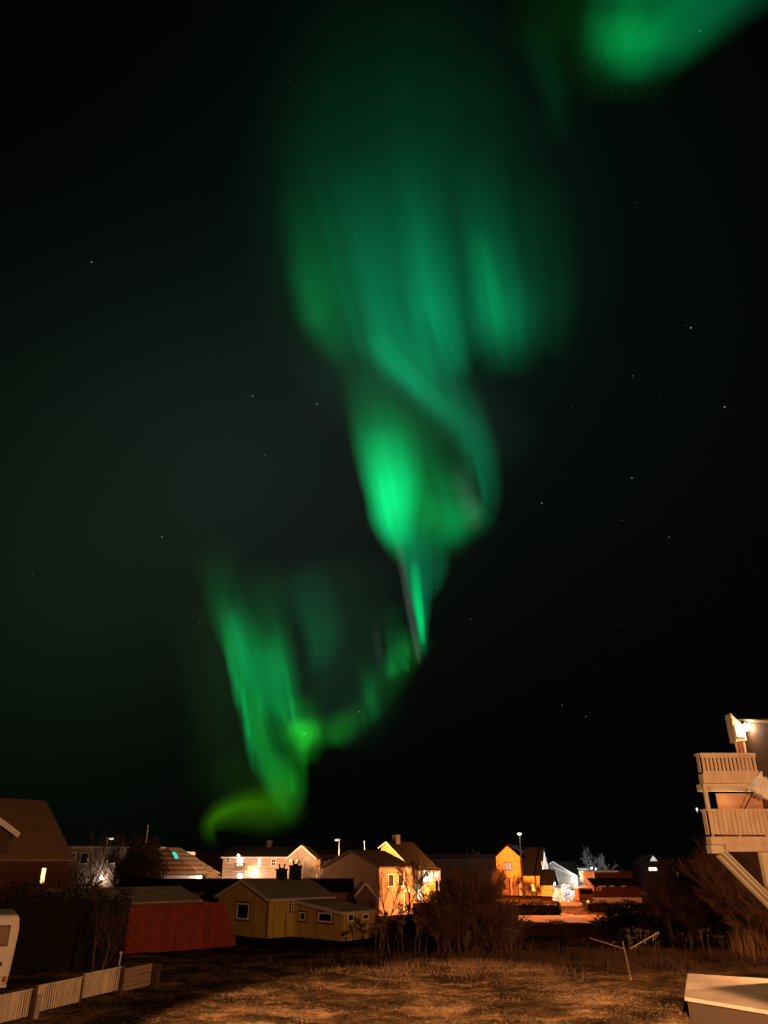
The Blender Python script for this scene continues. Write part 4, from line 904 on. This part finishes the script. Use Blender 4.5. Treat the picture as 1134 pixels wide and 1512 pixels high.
def ribbon(parent, col, pts, pw=2.0):
    """pts: (x, y, width on the left, width on the right, brightness) along the fold; the sheet hangs at its own distance"""
    ns, nt = 56, 25; C = catmull(pts, ns); C[:, 4] = np.maximum(C[:, 4], 0); C[:, 2:4] = np.maximum(C[:, 2:4], 1)
    T = np.gradient(C[:, :2], axis=0); T /= np.linalg.norm(T, axis=1)[:, None]+1e-9; Nn = np.stack([T[:, 1], -T[:, 0]], 1)   # to the right when going down
    Nn = np.where((Nn[:, :1] < 0) & (np.abs(T[:, 1:2]) > .3), Nn, Nn)
    tt = np.linspace(-1, 1, nt); prof = (1-tt**2)**pw; RANGE[0] += 45; Rg = RANGE[0]
    vs, cs, us = [], [], []
    for i in range(ns):
        s_ = i/(ns-1); ends = min(1, s_/.12, (1-s_)/.12); ends = ends*ends*(3-2*ends)
        for j, t_ in enumerate(tt):
            w_ = C[i, 2] if t_ < 0 else C[i, 3]
            x = C[i, 0]+Nn[i, 0]*w_*t_; y = C[i, 1]+Nn[i, 1]*w_*t_
            vs.append(Vector((0, 0, 5))+raydir(x, y)*(Rg+120*math.sin(s_*3)+90*t_)); g_ = C[i, 4]*prof[j]*ends
            cs.append((col[0]*g_, col[1]*g_, col[2]*g_, 1)); us.append((t_*.5+.5+Rg*.013, s_+Rg*.0017))
    idx = np.array([(i*nt+j, i*nt+j+1, (i+1)*nt+j+1, (i+1)*nt+j) for i in range(ns-1) for j in range(nt-1)])
    o = fast_mesh('fold', np.array(vs), 4, idx, am_, parent)
    ca = o.data.color_attributes.new('glow', 'FLOAT_COLOR', 'POINT'); ca.data.foreach_set('color', np.array(cs, np.float32).ravel())
    ul = o.data.uv_layers.new(name='UVMap'); lv = np.zeros(len(o.data.loops), np.int32); o.data.loops.foreach_get('vertex_index', lv)
    ul.data.foreach_set('uv', np.array(us, np.float32)[lv].ravel())
    o.visible_shadow = True
    return o
TEALG = (.0, 1, .38); GRN = (.0, 1, .19); LEAF = (.03, 1, .05); YEL = (.19, 1, .0); GREY = (.6, 1, .75); CORE = (.0, 1, .27)
def aur(label): return thing('aurora_curtain', label, 'aurora', raydir(567, 700)*5000, 0, 'aurora curtains')
def fix(t):   # the folds are given in world coordinates
    for c in [o for o in COL.objects if o.parent == t]: c.matrix_parent_inverse = Matrix.Translation(t.location).inverted()
def rays(parent, col, edge, count, height, width, bright, tilt=-.2, seed=1, mid=.35, foot=.1):
    """fine upright rays that stand on the lower edge of a curtain: sharp foot, long fading tail"""
    rg = random.Random(seed); C = catmull([(e[0], e[1], e[2]) for e in edge], 200)
    for k in range(count):
        q = C[min(199, int((k+rg.random())/count*200))]; H = height*rg.uniform(.55, 1.3); w_ = width*rg.uniform(.5, 1.5); b_ = bright*q[2]*rg.choice((.25, .5, .8, 1.2, 1.5))
        x, y = q[0]+rg.uniform(-4, 4), q[1]+rg.uniform(-10, 12)
        tl = tilt+rg.uniform(-.03, .03)
        ribbon(parent, col, [(x+tl*H, y-H, w_*1.5, w_*1.5, 0), (x+tl*H*.66, y-H*.66, w_*1.35, w_*1.35, b_*.22), (x+tl*H*mid, y-H*mid, w_*1.15, w_*1.15, b_*.62), (x+tl*H*(foot+.04), y-H*(foot+.04), w_, w_, b_), (x+tl*H*foot*.35, y-H*foot*.35, w_*.9, w_*.9, b_*.4), (x-tl*H*foot*.6, y+H*foot*.6, w_*.8, w_*.8, 0)], 2)
t = aur('broad teal green aurora curtain with hanging folds high in the sky')
ribbon(t, TEALG, [(600, -80, 200, 180, .002), (600, 120, 240, 210, .011), (600, 280, 250, 230, .022), (600, 400, 230, 230, .026), (610, 500, 200, 200, .012), (620, 600, 130, 130, 0)], 2)
ribbon(t, TEALG, [(560, 200, 110, 110, .0), (580, 320, 120, 130, .018), (610, 420, 120, 140, .042), (650, 500, 130, 130, .04), (690, 560, 90, 80, 0)], 2)
ribbon(t, GRN, [(440, 150, 60, 70, .001), (448, 270, 54, 80, .007), (460, 350, 46, 86, .030), (470, 430, 42, 80, .06), (486, 490, 38, 76, .05), (530, 560, 30, 50, 0)], 2)
ribbon(t, TEALG, [(500, 200, 60, 70, .003), (530, 320, 54, 66, .026), (553, 430, 46, 60, .08), (575, 510, 46, 66, .14), (612, 560, 40, 66, .13), (660, 610, 36, 52, .07), (705, 670, 32, 42, .035), (726, 740, 28, 24, .0)], 2)
ribbon(t, TEALG, [(545, 480, 22, 26, .01), (575, 530, 22, 26, .06), (620, 575, 20, 26, .06), (665, 615, 18, 24, .03), (700, 650, 16, 20, 0)], 2)
ribbon(t, TEALG, [(604, 170, 56, 56, .002), (617, 290, 54, 56, .018), (632, 390, 52, 54, .07), (648, 460, 54, 46, .13), (666, 515, 46, 34, .11), (684, 580, 40, 26, .01)], 2)
ribbon(t, TEALG, [(694, 190, 46, 66, .003), (707, 300, 46, 60, .024), (720, 390, 46, 60, .09), (732, 455, 54, 64, .14), (741, 495, 56, 64, .10), (748, 525, 54, 60, .04), (756, 570, 46, 50, 0)], 2)
ribbon(t, TEALG, [(610, 40, 260, 280, .001), (615, 250, 290, 310, .008), (620, 420, 290, 310, .011), (630, 540, 250, 260, .005), (640, 660, 180, 180, 0)], 1.6)
ribbon(t, GRN, [(700, 330, 24, 24, .004), (720, 400, 24, 24, .05), (734, 460, 26, 26, .05), (742, 500, 26, 26, .02), (746, 540, 22, 22, 0)], 2)
ribbon(t, TEALG, [(775, 240, 70, 80, .003), (790, 390, 76, 80, .016), (795, 460, 70, 70, .026), (790, 540, 60, 60, 0)], 2)
ribbon(t, (.3, 1, .7), [(440, 600, 90, 120, .002), (520, 560, 80, 90, .006), (640, 600, 80, 90, .008), (720, 640, 70, 90, .007), (780, 700, 60, 80, 0)], 2)
ribbon(t, TEALG, [(650, 540, 44, 44, .015), (690, 610, 44, 38, .045), (716, 690, 34, 28, .055), (722, 740, 28, 24, .04), (700, 785, 22, 22, .0)], 2)
rays(t, GRN, [(440, 455, .7), (462, 492, 1), (500, 528, .9)], 7, 210, 24, .018, -.12, 3, .35, .22)
rays(t, TEALG, [(520, 545, .8), (580, 580, 1), (640, 610, .7), (690, 650, .4)], 11, 270, 19, .030, -.24, 4, .35, .18)
rays(t, TEALG, [(620, 520, .9), (660, 540, 1.1), (690, 530, .2), (712, 515, 1), (745, 522, 1.2), (790, 505, .5)], 12, 260, 20, .032, -.13, 5, .35, .22)
rays(t, TEALG, [(690, 700, .5), (722, 745, 1), (690, 780, .8)], 6, 130, 10, .03, -.2, 6)
fix(t)
t = aur('brightest emerald aurora fold narrowing to a thin ray in mid sky')
ribbon(t, GRN, [(520, 480, 40, 80, .002), (540, 590, 46, 90, .03), (562, 680, 44, 90, .09), (582, 750, 40, 80, .12), (600, 800, 40, 60, .06), (610, 850, 20, 30, .0)], 2)
ribbon(t, CORE, [(535, 520, 32, 60, .002), (545, 610, 36, 66, .06), (557, 670, 38, 70, .26), (569, 725, 36, 62, .54), (579, 770, 36, 44, .48), (592, 815, 22, 26, .08), (600, 840, 12, 14, 0)], 1.5)
ribbon(t, CORE, [(556, 620, 34, 44, .02), (570, 690, 34, 44, .16), (580, 740, 34, 34, .26), (586, 780, 30, 24, .16), (594, 815, 18, 16, .0)], 1.8)
ribbon(t, GRN, [(600, 560, 76, 80, .008), (614, 670, 76, 84, .07), (634, 735, 70, 80, .12), (650, 785, 58, 62, .06), (660, 835, 40, 40, 0)], 2)
ribbon(t, GRN, [(600, 750, 40, 40, .02), (650, 766, 50, 42, .10), (685, 764, 46, 36, .10), (725, 740, 40, 30, 0)], 2)
ribbon(t, CORE, [(660, 690, 34, 34, .0), (672, 745, 36, 34, .06), (672, 780, 30, 26, .06), (668, 815, 20, 20, 0)], 2)
ribbon(t, GREY, [(676, 670, 24, 24, 0), (688, 730, 24, 26, .024), (700, 760, 24, 22, .028), (690, 790, 20, 20, 0)], 2)
ribbon(t, TEALG, [(594, 760, 26, 40, .04), (606, 830, 16, 38, .14), (615, 890, 11, 26, .16), (621, 935, 8, 14, .13), (624, 975, 6, 8, 0)], 1.6)
ribbon(t, GRN, [(610, 820, 9, 10, .02), (616, 880, 10, 10, .36), (621, 918, 8, 8, .48), (625, 958, 5, 5, .06)], 1.6)
ribbon(t, GREY, [(585, 790, 10, 9, .02), (597, 850, 9, 8, .04), (607, 910, 8, 7, .05), (616, 960, 6, 6, .05), (620, 985, 4, 4, 0)], 1.7)
ribbon(t, TEALG, [(640, 780, 34, 30, .02), (646, 830, 28, 24, .06), (640, 865, 22, 18, .04), (630, 890, 12, 10, 0)], 2)
fix(t)
t = aur('faint aurora arc sweeping down left from the thin ray to the bright green knot')
ribbon(t, LEAF, [(632, 925, 30, 30, .005), (606, 960, 34, 30, .05), (580, 996, 32, 32, .03), (552, 1040, 32, 30, .02), (510, 1074, 34, 28, .04), (470, 1084, 36, 30, .06), (430, 1092, 36, 30, .04), (400, 1100, 26, 26, 0)], 2)
ribbon(t, GRN, [(574, 880, 22, 24, .0), (582, 925, 22, 24, .02), (588, 960, 22, 22, .06), (584, 985, 19, 19, .04), (572, 1015, 13, 13, 0)], 2)
ribbon(t, GRN, [(540, 980, 18, 20, .003), (548, 1030, 17, 18, .035), (551, 1052, 14, 16, .035), (550, 1070, 10, 10, 0)], 2)
ribbon(t, LEAF, [(508, 1040, 26, 26, .002), (508, 1070, 28, 28, .04), (500, 1088, 26, 26, .03), (490, 1105, 20, 20, 0)], 2)
ribbon(t, GREY, [(552, 900, 12, 12, .0), (559, 960, 10, 9, .012), (563, 1005, 6, 6, .0)], 2)
ribbon(t, TEALG, [(430, 830, 50, 70, .003), (458, 905, 34, 60, .030), (468, 950, 24, 48, .038), (464, 1005, 14, 22, .0)], 2)
ribbon(t, (.2, 1, .45), [(480, 800, 150, 130, .003), (500, 950, 150, 130, .016), (500, 1040, 120, 110, .016), (490, 1120, 80, 60, 0)], 2)
rays(t, GRN, [(628, 955, .5), (600, 988, 1.2), (575, 1002, 1), (556, 1030, .7), (540, 1060, .8), (500, 1090, .9), (455, 1102, 1)], 15, 80, 11, .034, -.14, 7)
fix(t)
t = aur('low green aurora folds ending in a yellow green hook just above the roofs')
ribbon(t, GRN, [(310, 780, 44, 56, .003), (326, 880, 34, 50, .035), (346, 945, 28, 50, .13), (362, 1000, 24, 56, .15), (374, 1065, 24, 48, .10), (388, 1120, 26, 46, .08), (415, 1180, 26, 44, .02)], 2)
ribbon(t, GRN, [(375, 820, 50, 50, .003), (394, 915, 48, 44, .04), (406, 975, 48, 40, .13), (418, 1025, 46, 36, .11), (430, 1070, 36, 30, .05), (440, 1110, 24, 24, 0)], 2)
ribbon(t, (.0, 1, .3), [(340, 890, 14, 18, .01), (350, 940, 14, 20, .10), (362, 985, 12, 18, .08), (370, 1030, 10, 12, 0)], 2)
ribbon(t, GRN, [(398, 930, 16, 18, .0), (408, 980, 18, 18, .07), (414, 1015, 16, 16, .05), (420, 1050, 12, 12, 0)], 2)
ribbon(t, LEAF, [(374, 1000, 24, 26, .01), (380, 1060, 22, 24, .10), (390, 1110, 24, 30, .10), (408, 1150, 30, 40, .09), (425, 1190, 30, 34, .0)], 2)
ribbon(t, LEAF, [(430, 1020, 44, 44, .005), (440, 1075, 44, 46, .12), (446, 1100, 40, 40, .10), (446, 1135, 26, 26, .0)], 2)
ribbon(t, LEAF, [(420, 1078, 10, 14, .0), (438, 1074, 18, 20, .16), (458, 1080, 18, 22, .18), (448, 1100, 16, 14, .10), (440, 1112, 8, 8, 0)], 2)
ribbon(t, LEAF, [(436, 1060, 20, 20, .01), (444, 1086, 22, 22, .16), (447, 1104, 16, 16, .10), (449, 1140, 8, 8, .02), (449, 1150, 6, 6, 0)], 2)
ribbon(t, LEAF, [(420, 1100, 50, 40, .008), (434, 1145, 52, 26, .085), (430, 1180, 50, 26, .07), (405, 1215, 44, 28, .0)], 2)
ribbon(t, YEL, [(455, 1165, 40, 44, .006), (405, 1186, 38, 46, .05), (362, 1192, 34, 44, .058), (328, 1202, 28, 34, .058), (309, 1222, 20, 20, .04), (312, 1242, 12, 14, .010), (322, 1254, 8, 10, .0)], 2)
ribbon(t, YEL, [(410, 1184, 12, 20, .01), (366, 1186, 11, 20, .05), (332, 1196, 10, 18, .065), (312, 1213, 9, 11, .05), (311, 1230, 7, 8, .015), (317, 1244, 5, 6, .0)], 2)
ribbon(t, YEL, [(320, 1110, 60, 60, .002), (365, 1155, 60, 60, .012), (400, 1190, 60, 60, .018), (420, 1240, 50, 50, .0)], 2)
ribbon(t, (.25, 1, .25), [(300, 860, 70, 70, .002), (320, 1000, 70, 70, .009), (330, 1100, 70, 70, .008), (310, 1210, 60, 60, .0)], 2)
rays(t, GRN, [(338, 985, .6), (352, 1030, 1), (366, 1085, .9), (380, 1140, .7)], 16, 130, 8, .06, -.12, 8)
rays(t, GRN, [(384, 1050, .8), (405, 1064, 1), (428, 1072, .9), (440, 1080, .6)], 14, 150, 9, .055, -.16, 9)
rays(t, LEAF, [(396, 1180, .7), (425, 1190, 1), (446, 1165, .7)], 9, 90, 9, .035, -.1, 10)
fix(t)
t = aur('soft green aurora patch in the upper right corner of the sky')
ribbon(t, GRN, [(1020, -100, 160, 140, .03), (970, -20, 130, 150, .09), (938, 45, 98, 120, .15), (926, 85, 88, 104, .08), (922, 120, 78, 86, .02), (922, 165, 64, 64, 0)], 2)
ribbon(t, GRN, [(930, 10, 80, 80, .006), (928, 62, 74, 66, .12), (932, 92, 56, 54, .07), (935, 130, 40, 40, 0)], 2)
ribbon(t, TEALG, [(1170, -80, 80, 80, .03), (1070, -10, 90, 66, .07), (1005, 40, 84, 62, .05), (960, 80, 74, 56, .02), (915, 115, 56, 40, .0)], 2)
ribbon(t, TEALG, [(776, 20, 46, 46, .002), (808, 110, 34, 34, .009), (822, 160, 30, 30, .009), (826, 225, 26, 26, .0)], 2)
ribbon(t, LEAF, [(840, -80, 100, 100, .006), (840, 30, 110, 90, .012), (850, 90, 90, 90, .008), (860, 160, 60, 60, .0)], 2)
fix(t)
